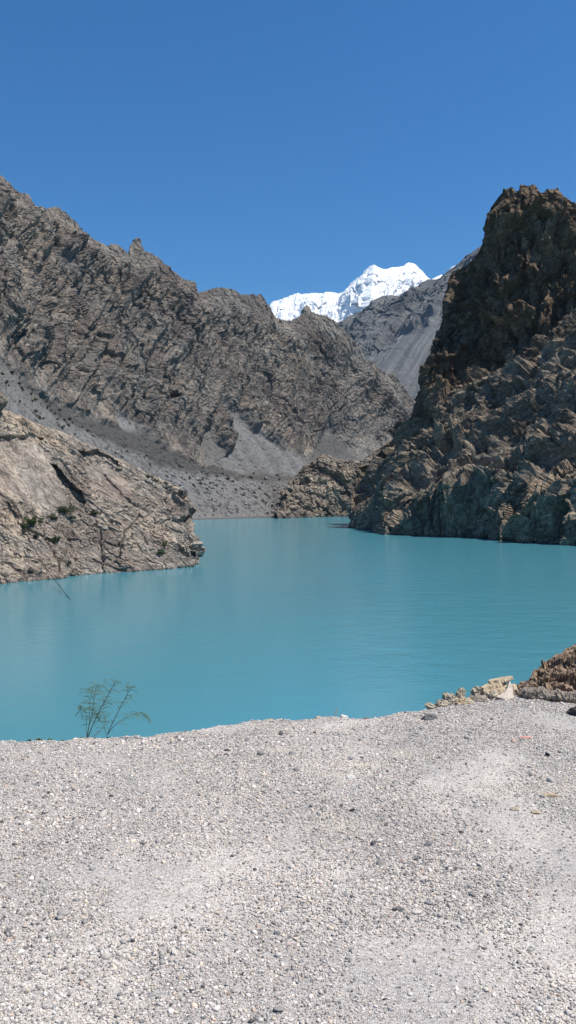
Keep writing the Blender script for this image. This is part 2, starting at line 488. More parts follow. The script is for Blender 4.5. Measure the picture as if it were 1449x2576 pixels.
xs = np.concatenate([np.linspace(-60, -4, 40)[:-1], np.linspace(-4, 4, 560), np.linspace(4, 60, 40)[1:]])
ts = np.concatenate([np.linspace(-50, -4.6, 30)[:-1], np.linspace(-4.6, 0.15, 380), np.linspace(0.15, 26, 90)[1:]])
X, T = np.meshgrid(xs, ts)
Y = lip(X) + T
Z = ground_z(X, Y)
big = sstep(0.3, 4, T)
Z += big * 0.5 * fbm(np.stack([X, Y, Z], -1).reshape(-1, 3) * 0.4, 4, 3).reshape(X.shape)
o = mesh_obj("ground", np.stack([X, Y, Z], -1).reshape(-1, 3), grid_faces(*X.shape)[:, ::1], M_ground)
tag(o, "pale grey gravel terrace ending in a lip above the lake", None, None, "structure")

# ---- left mountain ridge with its talus
ridge = [(-600, 60), (-400, 190), (-250, 300), (-120, 400), (-40, 440), (0, 455), (20, 463), (50, 490), (62, 494), (85, 520), (92, 531), (130, 524), (150, 523), (165, 537), (185, 560), (205, 580), (225, 605), (245, 612), (265, 626), (290, 618), (308, 634), (322, 655),
         (328, 622), (335, 609), (340, 600), (346, 601), (352, 618), (360, 632), (395, 652), (420, 675), (440, 690), (455, 700), (474, 713), (480, 708), (486, 722), (500, 746), (515, 735), (540, 728), (562, 727), (585, 730), (600, 742), (622, 745), (628, 752), (636, 742), (645, 751), (654, 739), (662, 752),
         (675, 778), (690, 802), (710, 808), (735, 810), (755, 800), (766, 787), (773, 768), (781, 785), (800, 793), (820, 798), (850, 818), (870, 840), (895, 865), (908, 885), (912, 903), (940, 915), (965, 935), (990, 943), (1010, 965), (1030, 1000), (1045, 1030), (1090, 1100), (1180, 1190), (1300, 1240)]
ridge = np.array(ridge, float)
NU, NV = 820, 620
U = np.linspace(-420, 1180, NU)
ry = np.interp(U, ridge[:, 0], ridge[:, 1])
rd = np.interp(U, [-600, 0, 500, 780, 1030, 1300], [500, 720, 1050, 1300, 1450, 1600])
R0 = P(U, ry, rd)
ker = np.hanning(91); ker /= ker.sum()
rys = np.convolve(np.pad(ry, 45, mode='edge'), ker, 'valid')
R1 = P(U, rys + 58, rd - 16)
R2 = P(U, rys + 120, rd - 45)
by = np.interp(U, [-600, 0, 60, 130, 200, 300, 400, 500, 600, 720, 780, 900, 1180, 1300], [600, 905, 950, 1000, 1035, 1062, 1108, 1150, 1175, 1195, 1190, 1165, 1215, 1245])
bd = np.interp(U, [-600, 0, 500, 720, 900, 1300], [400, 560, 820, 950, 1060, 1300])
R3 = P(U, by, bd)
my = np.interp(U, [-600, 0, 500, 720, 900, 1300], [1000, 1130, 1236, 1236, 1240, 1248])
md = np.interp(U, [-600, 0, 500, 720, 900, 1300], [300, 450, 770, 850, 940, 1200])
R4 = P(U, my, md)
fd = np.interp(U, [-600, 0, 487, 890, 1300], [250, 390, Wd(1308), Wd(1298), 1050])
R5 = P(U, HY + ZC * F / fd, fd)
R6 = R5 + np.array([0, -20, -8])
Rb = R0 + np.array([20, 160, -170]); Rb2 = R0 + np.array([30, 500, -420]); Rb2[:, 2] = np.maximum(Rb2[:, 2], -15)
V, G = sheet([Rb2, Rb, R0, R1, R2, R3, R4, R5, R6], [-0.2, -0.1, 0, .07, .2, .72, .86, .985, 1.0], NV)
ix, iy = proj(G)
Vg = np.repeat(V[:, None], NU, 1); Ug = np.repeat(U[None], NV, 0)
Pf = G.reshape(-1, 3)
wob = (fbm(Pf / 30, 4, 21) * 16).reshape(NV, NU)
wob2 = (fbm(Pf / 9, 3, 25) * 7).reshape(NV, NU)
line = np.interp(ix, [-600, 0, 60, 130, 200, 290, 400, 480, 560, 640, 720, 780, 850, 920, 1100], [600, 905, 950, 1000, 1035, 1062, 1112, 1158, 1178, 1188, 1196, 1180, 1150, 1158, 1180])
sc = sstep(-4, 6, iy - line + wob * .8 + wob2 * .5)
rel = 0.25 + 0.75 * sstep(0, -90, iy - line)
fans = [[(284, 1022), (300, 1040), (335, 1062), (395, 1112), (400, 1120), (330, 1098), (300, 1075)],
        [(552, 1012), (566, 1012), (640, 1080), (800, 1180), (760, 1200), (600, 1190), (520, 1165), (585, 1130), (570, 1070)],
        [(815, 1078), (830, 1080), (890, 1135), (920, 1150), (920, 1200), (740, 1200), (790, 1130)],
        [(500, 1060), (520, 1080), (610, 1180), (520, 1165), (505, 1120)],
        [(205, 900), (222, 915), (285, 1000), (275, 1005), (215, 935)], [(120, 640), (160, 660), (175, 700), (140, 690)],
        [(290, 780), (330, 830), (350, 860), (320, 840)]]
fm = [poly_mask(ix + wob2, iy + wob * .5, f, 9) for f in fans]
sc = np.maximum.reduce([sc, fm[0], fm[1], fm[2], fm[3] * .9, fm[4] * .6, fm[5] * .5, fm[6] * .5])
ch = ridged(np.stack([Ug / 46 + Vg * 5.0, Vg * 2.2, Ug * 0], -1).reshape(-1, 3) + 9.0, 3, 91).reshape(NV, NU)
chute = sstep(1.42, 1.75, ch + wob * .012) * sstep(.10, .3, Vg)
sc = np.maximum(sc, chute * .75)
sc = sc * (Vg > 0.02)
pale = np.clip(fm[0] * 0.7 + fm[1] * 0.4 * (0.5 + 0.5 * np.sin((ix * 0.9 - iy * 0.75) * 0.16 + wob * .2)) , 0, 1)
pale = np.clip(pale + 0.55 * sstep(1170, 1200, iy + wob) * sstep(380, 460, ix) * sstep(700, 640, ix) * 0.6 + 0.5 * poly_mask(ix + wob2, iy + wob, [(0, 950), (60, 985), (250, 1080), (330, 1130), (480, 1190), (480, 1320), (0, 1320)], 20) * (0.5 + 0.3 * np.sin(wob)), 0, 1)
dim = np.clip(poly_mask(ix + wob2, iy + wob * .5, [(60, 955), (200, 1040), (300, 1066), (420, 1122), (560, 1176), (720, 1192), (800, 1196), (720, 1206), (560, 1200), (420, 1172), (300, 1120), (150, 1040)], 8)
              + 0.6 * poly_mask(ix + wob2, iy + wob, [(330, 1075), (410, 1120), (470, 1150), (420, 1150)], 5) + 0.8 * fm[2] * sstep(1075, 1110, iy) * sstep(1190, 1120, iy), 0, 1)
N = normals(G); N *= np.sign(N[..., 1:2].mean()) * -1
if N[300, :, 2].mean() < 0: N = -N
hr = (1 - sc)
# gullies and ribs running down the face, then broken rock at three sizes
gp = np.stack([Ug / 62 + Vg * 3.2, Vg * 1.7, Ug * 0], -1).reshape(-1, 3)
gull = ridged(gp, 4, 40, 0.55).reshape(NV, NU)
gull2 = ridged(np.stack([Ug / 21 + Vg * 4.2, Vg * 4.5, Ug * 0], -1).reshape(-1, 3) + 40, 4, 47, 0.55).reshape(NV, NU)
q = (Pf @ B_left.T)
f1 = facets(q / np.array([80, 26, 22]) + fbm(Pf / 40, 2, 50)[:, None] * .5, 61).reshape(NV, NU)
f2 = facets(q / np.array([36, 10, 9]) + fbm(Pf / 15, 2, 52)[:, None] * .5, 62, 1.0).reshape(NV, NU)
f3 = facets(q / np.array([14, 4.5, 4]), 63, 1.0).reshape(NV, NU)
f4 = facets(q / np.array([5, 2.2, 2.0]), 64, 1.0).reshape(NV, NU)
fb = fbm(Pf / 60, 5, 70).reshape(NV, NU)
bed = (strata(q[:, 1], 17, fbm(Pf / 70, 3, 57) * 2.2, 2.6, 1) + strata(q[:, 1], 6, fbm(Pf / 25, 3, 58) * 1.6, 1.1, 2)).reshape(NV, NU)
top = sstep(0.0, 0.10, Vg) * 0.86 + 0.14
top = np.where(Vg < 0, 0.2, top)
tall = sstep(0.25, 0.05, Vg) * 0.6 + 1
disp = hr * rel * (top * ((gull - .4) * 9 * tall + (gull2 - .4) * 2.2 + fb * 7 + f1 * 4.5) + np.maximum(top, .6) * (f2 * 1.9 + f3 * 1.5 + f4 * 1.2 + bed))
rb = facets(Pf / 4.0, 80).reshape(NV, NU)
hole = np.hypot((ix - 428) / 11.0, (iy - 1004) / 9.0)
hole = sstep(1.15, .8, hole) * 16
flow = ridged(np.stack([Ug / 14 + Vg * 8, Vg * 3, Ug * 0], -1).reshape(-1, 3), 3, 44).reshape(NV, NU)
disp += sc * (fb * 3 + flow * 0.35 + rb * (.7 + sstep(0.72, 0.85, Vg)) * 1.1 - 2.5) * sstep(0.99, 0.95, Vg)
G = G + (N * disp[..., None]) * (1 - np.clip(hole, 0, 1))[..., None] + hole[..., None] * np.array([-.1, 1.0, -.15])
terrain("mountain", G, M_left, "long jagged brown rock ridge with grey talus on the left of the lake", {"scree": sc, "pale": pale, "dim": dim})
L_LEFT = "long jagged brown rock ridge with grey talus on the left of the lake"

# ---- right cliff
NU, NV = 760, 760
U = np.linspace(-0.12, 1.0, NU)
def wrow(pts):
    a = np.array(pts, float); x = np.interp(U, a[:, 0], a[:, 1]); y = np.interp(U, a[:, 0], a[:, 2]); return P(x, y, Wd(y))
C5 = wrow([(-.12, 1090, 1302), (-.06, 950, 1318), (0, 880, 1328), (.05, 893, 1331), (.1, 940, 1333), (.15, 963, 1344), (.3, 1100, 1350), (.45, 1200, 1355), (.65, 1340, 1366), (.8, 1449, 1373), (1, 1660, 1392)])
C6 = C5 + np.array([-1, -5, -8])
C0 = row([(-.12, 1060, 1200, 640), (-.06, 960, 1240, 560), (0, 884, 1290, 509), (.02, 889, 1240, 512), (.05, 892, 1205, 516), (.075, 900, 1175, 520), (.1, 915, 1150, 526), (.15, 955, 1122, 532), (.2, 998, 1090, 534), (.25, 1027, 1050, 532), (.28, 1038, 1018, 530), (.3, 1054, 995, 526), (.33, 1058, 935, 517), (.345, 1066, 905, 512), (.36, 1085, 882, 506), (.385, 1098, 840, 502),
          (.4, 1106, 805, 500), (.43, 1117, 750, 495), (.455, 1128, 698, 490), (.47, 1135, 682, 488), (.5, 1150, 672, 485), (.53, 1176, 659, 480), (.55, 1192, 645, 476), (.565, 1202, 626, 474), (.58, 1213, 606, 472), (.6, 1223, 565, 469), (.615, 1229, 520, 466), (.63, 1240, 505, 465), (.645, 1255, 487, 464), (.66, 1267, 475, 463), (.68, 1286, 469, 462), (.695, 1302, 477, 461),
          (.70, 1308, 462, 460), (.715, 1322, 464, 460), (.73, 1345, 466, 460), (.742, 1357, 478, 459), (.75, 1364, 482, 459), (.76, 1376, 475, 458), (.775, 1398, 472, 458), (.785, 1412, 482, 457), (.8, 1440, 502, 456), (.83, 1490, 512, 454), (.87, 1540, 500, 452), (1, 1720, 560, 446)], U)
C2 = row([(-.12, 1040, 1240, 625), (-.06, 950, 1262, 545), (0, 886, 1275, 508), (.1, 925, 1182, 515), (.2, 1008, 1110, 519), (.25, 1036, 1075, 515), (.3, 1062, 1015, 506), (.33, 1078, 990, 497), (.36, 1110, 975, 487), (.43, 1160, 935, 472), (.5, 1200, 915, 462), (.6, 1262, 895, 450), (.7, 1340, 845, 437), (.8, 1449, 765, 424), (1, 1660, 740, 405)], U)
def push(C, k0=.25, k1=.5, f=1.17):
    k = 1 + (f - 1) * sstep(k0, k1, U); Cc = C.copy(); Cc[:, 2] -= ZC; Cc *= k[:, None]; Cc[:, 2] += ZC
    return Cc
C0 = push(C0); C2 = push(C2, f=1.15)
C1 = C0 * 0.8 + C2 * 0.2 + np.array([-1.5, -4, 0])
C3 = row([(-.12, 1030, 1262, 605), (-.06, 945, 1280, 535), (0, 884, 1300, 505), (.1, 930, 1240, 488), (.2, 1010, 1225, 430), (.3, 1090, 1240, 405), (.45, 1190, 1215, 388), (.65, 1320, 1190, 355), (.8, 1449, 1150, 338), (1, 1660, 1140, 315)], U)
Cb = C0 + np.array([22, 14, -30]); Cb2 = C0 + np.array([150, 110, -160]); Cb2[:, 2] = np.maximum(Cb2[:, 2], -20)
Cm = (C2 + C3) / 2 + np.array([0, 4, -4])
V, G = sheet([Cb2, Cb, C0, C1, C2, Cm, C3, C5, C6], [-.16, -.08, 0, .09, .42, .62, .82, .985, 1.0], NV)
G = blur_v(G, 2)
Vg = np.repeat(V[:, None], NU, 1); Ug = np.repeat(U[None], NV, 0)
N = normals(G)
if N[500, :, 2].mean() < 0: N = -N
Pf = G.reshape(-1, 3)
up = sstep(.50, .38, Vg) * sstep(.22, .36, Ug)                 # the towering upper wall
low = sstep(.78, .86, Vg)                                      # the undercut band above the water
sl = 1 - np.maximum(up, low)
wv = fbm(Pf / 30, 3, 150)[:, None]
c1 = facets(Pf / np.array([15, 15, 44]) + wv * .6, 161, 1.0).reshape(NV, NU)
c2 = facets(Pf / np.array([6, 6, 20]) + wv * .6, 162, 1.1).reshape(NV, NU)
c3 = facets(Pf / np.array([2.6, 2.6, 6]), 163, 1.1).reshape(NV, NU)
q = Pf @ B_right.T
cw = facets(Pf / np.array([17, 17, 15]) + wv, 165, 1.6).reshape(NV, NU)
s1 = facets(q / np.array([60, 20, 13]) + wv * .5, 171, 0.9).reshape(NV, NU)
s2 = facets(q / np.array([28, 8, 5.5]) + wv * .5, 172, 1.0).reshape(NV, NU)
s3 = facets(q / np.array([11, 3, 2.2]), 173, 1.1).reshape(NV, NU)
s4 = facets(q / np.array([4, 1.5, 1.1]), 174, 1.1).reshape(NV, NU)
fb = fbm(Pf / 45, 5, 180).reshape(NV, NU)
# diagonal clefts crossing the slope
cl = ridged((Pf @ basis((-0.35, 0.1, -0.9), (0.6, -0.7, 0.2)).T) / np.array([120, 30, 38]), 3, 190).reshape(NV, NU)
bedr = (strata(q[:, 1], 9, fbm(Pf / 40, 3, 157) * 1.8, 2.2, 3) + strata(q[:, 1], 3.1, fbm(Pf / 14, 3, 158) * 1.5, .8, 4)).reshape(NV, NU)
disp = up * (c1 * 7 + c2 * 4.6 + c3 * 2.0 + cw * 5 - 2.5) + low * (c1 * 7 + c2 * 3.5 + c3 * 1.3) + sl * (s1 * 3.4 + s2 * 1.5 + c1 * 6.0 + c2 * 1.8 + bedr)
disp += (s3 * 1.1 + s4 * 0.6) * (0.5 + 0.5 * sl) + fb * 4 - np.clip(cl - 0.75, 0, 1) * 22 * (0.3 + .7 * sl)
edge = 0.22 + 0.78 * sstep(0.0, 0.13, np.abs(Vg))
tipk = 0.35 + 0.65 * sstep(0.02, 0.2, Ug)
disp = disp * edge * tipk
bx, by_ = proj(G)
disp += ledge(bx, by_, [(1449, 1250), (1400, 1280), (1385, 1350), (1380, 1380)], 3, 60)
G = G + N * disp[..., None]
L_RIGHT = "towering dark rock cliff rising from the lake on the right"
terrain("cliff", G, M_right, L_RIGHT, {"brown": np.clip(.2 + .7 * sstep(.56, .36, Vg) * sstep(.15, .34, Ug) + .3 * fb, 0, 1)}, "cliff")

# ---- left outcrop of pale slabs
NU, NV = 640, 560
U = np.linspace(-.35, 1.06, NU)
O4 = wrow([(-.35, -290, 1500), (0, 0, 1470), (.12, 60, 1464), (.3, 150, 1456), (.33, 170, 1450), (.55, 265, 1443), (.8, 400, 1433), (.95, 480, 1425), (.99, 491, 1421), (1.0, 496, 1418), (1.03, 470, 1395), (1.06, 300, 1360)])
O5 = O4 + np.array([0, -3, -6])
O0 = row([(-.35, -290, 940, 215), (-.1, -80, 1010, 230), (0, 0, 1030, 235), (.05, 30, 1040, 238), (.12, 60, 1050, 242), (.2, 100, 1066, 246), (.3, 160, 1086, 250), (.4, 205, 1110, 255), (.5, 250, 1131, 258), (.6, 292, 1150, 260), (.7, 335, 1172, 262), (.8, 400, 1202, 265), (.87, 432, 1222, 266), (.91, 462, 1240, 262), (.93, 474, 1256, 258), (.95, 482, 1276, 253), (.965, 486, 1310, 249),
          (.975, 491, 1338, 246), (.985, 494, 1356, 242), (.99, 497, 1366, 240), (1, 499, 1392, 237), (1.03, 480, 1385, 262), (1.06, 300, 1340, 330)], U)
O2 = row([(-.35, -290, 1240, 185), (0, 0, 1255, 206), (.3, 165, 1264, 223), (.55, 285, 1282, 232), (.8, 400, 1302, 239), (.92, 465, 1336, 238), (.965, 486, 1372, 238), (.99, 495, 1396, 236.5), (1, 498, 1405, 236), (1.03, 475, 1390, 262), (1.06, 300, 1350, 330)], U)
O1 = O0 * .85 + O2 * .15 + np.array([0, -1, 0.8])
O3 = O2 * .35 + O4 * .65 + np.array([0, .3, -.8])
Ob = O0 + np.array([-2, 14, -9]); Ob2 = O0 + np.array([-10, 55, -60]); Ob2[:, 2] = np.maximum(Ob2[:, 2], -8)
V, G = sheet([Ob2, Ob, O0, O1, O2, O3, O4, O5], [-.14, -.07, 0, .08, .5, .8, .985, 1.0], NV)
G = blur_v(G, 5)
Vg = np.repeat(V[:, None], NU, 1); Ug = np.repeat(U[None], NV, 0)
N = normals(G)
if N[300, :, 2].mean() < 0: N = -N
Pf = G.reshape(-1, 3); ix, iy = proj(G)
q = Pf @ B_out.T
wv = fbm(Pf / 12, 3, 250)[:, None]
o1 = facets(q / np.array([22, 10, 5]) + wv * .6, 261, .8).reshape(NV, NU)
o2 = facets(q / np.array([8, 4, 2]) + wv * .5, 262, .9).reshape(NV, NU)
o3 = facets(q / np.array([3, 1.6, .8]), 263, 1.0).reshape(NV, NU)
o4 = facets(Pf / np.array([1.1, 1.1, 1.1]), 264, 1.0).reshape(NV, NU)
fb = fbm(Pf / 18, 5, 280).reshape(NV, NU)
smooth_slab = poly_mask(ix, iy, [(-300, 1110), (90, 1115), (140, 1190), (170, 1260), (100, 1290), (60, 1260), (-300, 1250)], 12)
slab2 = poly_mask(ix, iy, [(205, 1165), (270, 1168), (340, 1230), (300, 1270), (230, 1230)], 8)
smo = 1 - 0.85 * np.maximum(smooth_slab, slab2)
tipb = sstep(.75, .95, Ug)
cb = facets(Pf / np.array([5, 5, 4]) + wv * .4, 265, 1.0).reshape(NV, NU)
disp = smo * (o1 * .6 + o2 * .5 + o3 * .36 + o4 * .24) + fb * 1.1
sq = q[:, 1] * .75 + q[:, 2] * .5 + fbm(Pf / 9, 3, 270) * 1.3
st1 = (sq / 1.9) % 1.0; st2 = (sq / .62 + fbm(Pf / 3, 2, 272)) % 1.0
disp += (smo * .8 + .2) * ((np.minimum(st1 * 1.15, (1 - st1) * 8)) * .42 + np.minimum(st2 * 1.15, (1 - st2) * 6) * .16).reshape(NV, NU)
disp += tipb * (cb * .9 - .5) + tipb * cb * 1.5
disp *= (0.35 + 0.65 * sstep(0, .08, np.abs(Vg)))
lw = fbm(Pf / 3.0, 3, 290).reshape(NV, NU) * 5
slot = poly_mask(ix + lw * .5, iy + lw * .5, [(124, 1166), (142, 1172), (166, 1200), (190, 1228), (214, 1262), (206, 1270), (180, 1252), (152, 1222), (136, 1194)], 1.6) * 4.6
slot += poly_mask(ix + lw * .4, iy + lw * .5, [(190, 1126), (214, 1137), (240, 1134), (262, 1142), (296, 1160), (306, 1178), (290, 1172), (262, 1158), (236, 1156), (222, 1158), (214, 1168), (206, 1152)], 1.5) * 4.2
slot += poly_mask(ix + lw * .4, iy + lw * .4, [(-80, 1098), (30, 1100), (60, 1104), (66, 1096), (106, 1101), (108, 1112), (70, 1112), (30, 1114), (-80, 1114)], 1.3) * 2.4
slot += poly_mask(ix, iy, [(0, 1266), (12, 1270), (46, 1306), (40, 1312), (0, 1280)], 1.5) * 1.2
disp += ledge(ix + lw, iy + lw, [(470, 1290), (440, 1262), (415, 1235)], 1.6, 22)
for ln in ([(205, 1268), (250, 1330), (262, 1440)], [(100, 1330), (130, 1390), (150, 1450)], [(0, 1245), (40, 1290), (70, 1335)], [(262, 1196), (330, 1270), (380, 1290)], [(350, 1300), (310, 1340), (300, 1400)]):
    t = np.array(ln, float); dd = np.full(ix.shape, 1e9)
    for a_, b_ in zip(t[:-1], t[1:]):
        tt = np.clip(((ix + lw - a_[0]) * (b_ - a_)[0] + (iy - a_[1]) * (b_ - a_)[1]) / ((b_ - a_) ** 2).sum(), 0, 1)
        dd = np.minimum(dd, np.hypot(ix + lw - a_[0] - tt * (b_ - a_)[0], iy - a_[1] - tt * (b_ - a_)[1]))
    disp -= 1.1 * sstep(3.5, 0.5, dd)
disp = disp * np.where(Ug > 1.0, .3, 1)
G = G + N * disp[..., None] + slot[..., None] * np.array([-.05, 1.0, -.1])
L_OUT = "pale tan slabby rock outcrop sloping into the lake on the left"
terrain("rock_outcrop", G, M_out, L_OUT, None, "rock outcrop")

# ---- knoll across the lake
NU, NV = 260, 220
U = np.linspace(690, 1010, NU)
K0 = row([(690, 694, 1296, 770), (702, 708, 1275, 772), (712, 716, 1240, 775), (735, 737, 1205, 782), (760, 762, 1180, 786), (790, 790, 1156, 790), (815, 816, 1142, 790), (850, 850, 1150, 792), (870, 870, 1158, 795), (890, 890, 1156, 800), (950, 950, 1165, 810), (1010, 1010, 1200, 820)], U)
K0 = np.stack([K0[:, 0] * (1 + 55 / K0[:, 1]), K0[:, 1] + 55, ZC + (K0[:, 2] - ZC) * (1 + 55 / K0[:, 1])], 1)
K2 = P(U, np.interp(U, [690, 890, 1010], [1304, 1299, 1297]), Wd(np.interp(U, [690, 890, 1010], [1304, 1299, 1297])))
K1 = K0 * .55 + K2 * .45 + np.array([0, -5, 4])
Kb = K0 + np.array([0, 30, -30]); Kb[:, 2] = np.maximum(Kb[:, 2], -12)
V, G = sheet([Kb, K0, K1, K2, K2 + np.array([0, -6, -8])], [-.1, 0, .5, .97, 1], NV)
G = blur_v(G, 3)
N = normals(G)
if N[110, :, 2].mean() < 0: N = -N
Pf = G.reshape(-1, 3); q = Pf @ B_out.T
d = facets(q / np.array([26, 14, 10]), 301, 1).reshape(NV, NU) * 5 + facets(q / np.array([9, 6, 4]), 302, 1).reshape(NV, NU) * 2.6 + facets(Pf / 2.6, 303, 1).reshape(NV, NU) * 1.3
Vg = np.repeat(V[:, None], NU, 1)
G = G + N * (d * (0.4 + .6 * sstep(0, .1, np.abs(Vg))))[..., None]
terrain("rock_knoll", G, M_knoll, "rounded brown rock knoll at the far shore, left of the dark cliff's foot", None, "rock outcrop")

# ---- grey mountain behind
NU, NV = 420, 420
U = np.linspace(780, 2000, NU)
gr = np.array([(700, 950), (780, 890), (868, 826), (905, 795), (940, 772), (965, 753), (985, 749), (1010, 752), (1040, 729), (1062, 712), (1082, 709), (1105, 703), (1130, 690), (1160, 665), (1250, 600), (1400, 560), (1560, 520)], float)
gy = np.interp(U, gr[:, 0], gr[:, 1])
gd = np.interp(U, [780, 1130, 1560], [3700, 3300, 3000])
H0 = P(U, gy, gd)
H2 = P(U - 380, np.interp(U, [780, 1560], [1246, 1246]), np.interp(U, [780, 1560], [2500, 1900]))
H1 = H0 * .45 + H2 * .55 + np.array([0, 60, 40])
Hb = H0 + np.array([300, 900, -900]); Hb[:, 2] = np.maximum(Hb[:, 2], -20)
V, G = sheet([Hb, H0, H1, H2, H2 + np.array([0, -100, -40])], [-.12, 0, .5, .97, 1], NV)
Vg = np.repeat(V[:, None], NU, 1); Ug = np.repeat(U[None], NV, 0)
N = normals(G)
if N[200, :, 2].mean() < 0: N = -N
Pf = G.reshape(-1, 3); ix, iy = proj(G)
gp = np.stack([Ug / 60 + Vg * .6, Vg * 1.3, Ug * 0], -1).reshape(-1, 3)
gull = ridged(gp, 5, 340, .55).reshape(NV, NU)
wobg = fbm(Pf / 160, 4, 350).reshape(NV, NU)
scg = sstep(-12, 30, (iy - 870) + (ix - 960) * 0.55 + wobg * 60)
d = (1 - scg * .85) * (gull * 26 + fbm(Pf / 200, 5, 341).reshape(NV, NU) * 24 + facets(Pf / 60, 342).reshape(NV, NU) * 9 + facets(Pf / 25, 343).reshape(NV, NU) * 5)
d *= (0.3 + .7 * sstep(0, .12, np.abs(Vg)))
G = G + N * d[..., None]
rid = ridged(np.stack([Ug / 24 + Vg * .6, Vg * 1.5, Ug * 0], -1).reshape(-1, 3), 3, 345).reshape(NV, NU)
terrain("mountain", G, M_grey, "bluish grey scree-streaked mountain between the ridge and the snow peak",
        {"scree": scg, "pale": np.clip(rid - 1.1, 0, 1) * 1.2, "dim": 0 * scg})

# ---- snow peak
NU, NV = 520, 420
U = np.linspace(420, 1500, NU)
sr = np.array([(300, 900), (420, 880), (560, 850), (640, 820), (683, 776), (690, 762), (700, 760), (715, 752), (728, 752), (738, 745), (750, 739), (760, 744), (800, 742), (830, 741), (855, 743), (868, 735), (880, 722), (895, 705), (905, 697), (915, 689), (925, 678), (932, 676), (940, 669), (950, 676), (965, 682), (985, 676), (1010, 674), (1020, 672), (1028, 665), (1040, 670), (1050, 680),
               (1060, 688), (1070, 696), (1085, 709), (1095, 703), (1105, 696), (1120, 690), (1140, 676), (1200, 655), (1300, 640), (1500, 700)], float)
sy = np.interp(U, sr[:, 0], sr[:, 1])
S0 = P(U, sy, np.interp(U, [420, 860, 940, 1030, 1085, 1500], [12600, 12400, 12000, 12500, 12800, 13500]))
S2 = P(U - 60, 1247, 8000 + 0 * U)
S1 = S0 * .5 + S2 * .5 + np.array([0, 500, -150])
Sb = S0 + np.array([0, 1800, -1500])
V, G = sheet([Sb, S0, S1, S2], [-.1, 0, .55, 1], NV)
Vg = np.repeat(V[:, None], NU, 1); Ug = np.repeat(U[None], NV, 0)
N = normals(G)
if N[200, :, 2].mean() < 0: N = -N
Pf = G.reshape(-1, 3)
gp = np.stack([Ug / 52 + Vg * 2.0, Vg * 3, Ug * 0], -1).reshape(-1, 3)
d = ridged(gp, 5, 440, .6).reshape(NV, NU) * 100 + fbm(Pf / 700, 6, 441, .55).reshape(NV, NU) * 75 + facets(Pf / 260, 443).reshape(NV, NU) * 22 + facets(Pf / 100, 444).reshape(NV, NU) * 16
d *= .8 * (0.3 + .82 * sstep(0, .12, np.abs(Vg)))
G = G + N * d[..., None]
terrain("mountain", G, M_snow, "brilliant white snow-covered peak far behind the grey mountain", None)

# ---- brown rock below the terrace on the right
NU, NV = 300, 260
U = np.linspace(0, 1, NU)
r0 = row([(0, 1215, 1900, 9.0), (.08, 1270, 1800, 9.0), (.14, 1302, 1746, 9.1), (.2, 1322, 1722, 9.2), (.27, 1342, 1698, 9.3), (.35, 1372, 1670, 9.5), (.42, 1395, 1652, 9.7), (.5, 1430, 1629, 9.9), (.55, 1449, 1619, 10), (.7, 1530, 1590, 10.2), (.85, 1650, 1600, 10.4), (1, 1800, 1700, 10.6)], U)
r2 = row([(0, 1240, 1990, 7.9), (.3, 1310, 2020, 7.3), (.6, 1450, 2010, 7.2), (1, 1900, 2030, 7.2)], U)
r1 = r0 * .5 + r2 * .5 + np.array([0, .25, .35])
rb_ = r0 + np.array([.2, 1.6, -2.2]); rb3 = r0 + np.array([.2, 4.0, -7])
V, G = sheet([rb3, rb_, r0, r1, r2], [-.25, -.1, 0, .5, 1], NV)
G = blur_v(G, 4)
N = normals(G)
if N[160, :, 2].mean() < 0: N = -N
Pf = G.reshape(-1, 3); q = Pf @ B_brown.T
Vg = np.repeat(V[:, None], NU, 1)
d = facets(q / np.array([.9, .5, .35]), 501, 1).reshape(NV, NU) * .10 + facets(q / np.array([.34, .2, .13]), 502, 1).reshape(NV, NU) * .075 + facets(q / np.array([.14, .09, .06]), 503, 1).reshape(NV, NU) * .06 + facets(Pf / .045, 504, 1).reshape(NV, NU) * .022
G = G + N * (d * (0.12 + .88 * sstep(0, .25, np.abs(Vg))))[..., None]
terrain("rock_outcrop", G, M_brown, "rust-brown craggy rock just beyond the lip of the gravel at the right", None, "rock outcrop", kind="structure")

# ================================================================== THINGS
# unit icospheres
def ico(sub):
    t = (1 + 5 ** .5) / 2
    v = [(-1, t, 0), (1, t, 0), (-1, -t, 0), (1, -t, 0), (0, -1, t), (0, 1, t), (0, -1, -t), (0, 1, -t), (t, 0, -1), (t, 0, 1), (-t, 0, -1), (-t, 0, 1)]
    f = [(0, 11, 5), (0, 5, 1), (0, 1, 7), (0, 7, 10), (0, 10, 11), (1, 5, 9), (5, 11, 4), (11, 10, 2), (10, 7, 6), (7, 1, 8), (3, 9, 4), (3, 4, 2), (3, 2, 6), (3, 6, 8), (3, 8, 9), (4, 9, 5), (2, 4, 11), (6, 2, 10), (8, 6, 7), (9, 8, 1)]
    v = [np.array(q) / np.linalg.norm(q) for q in v]
    for _ in range(sub):
        c = {}; nf = []
        def mid(a, b):
            k = (min(a, b), max(a, b))
            if k not in c:
                m = v[a] + v[b]; v.append(m / np.linalg.norm(m)); c[k] = len(v) - 1
            return c[k]
        for a, b, d in f:
            x, y, z = mid(a, b), mid(b, d), mid(d, a)
            nf += [(a, x, z), (b, y, x), (d, z, y), (x, y, z)]
        f = nf
    return np.array(v), np.array(f)
ICO = {k: ico(k) for k in (0, 1, 2, 3, 4)}

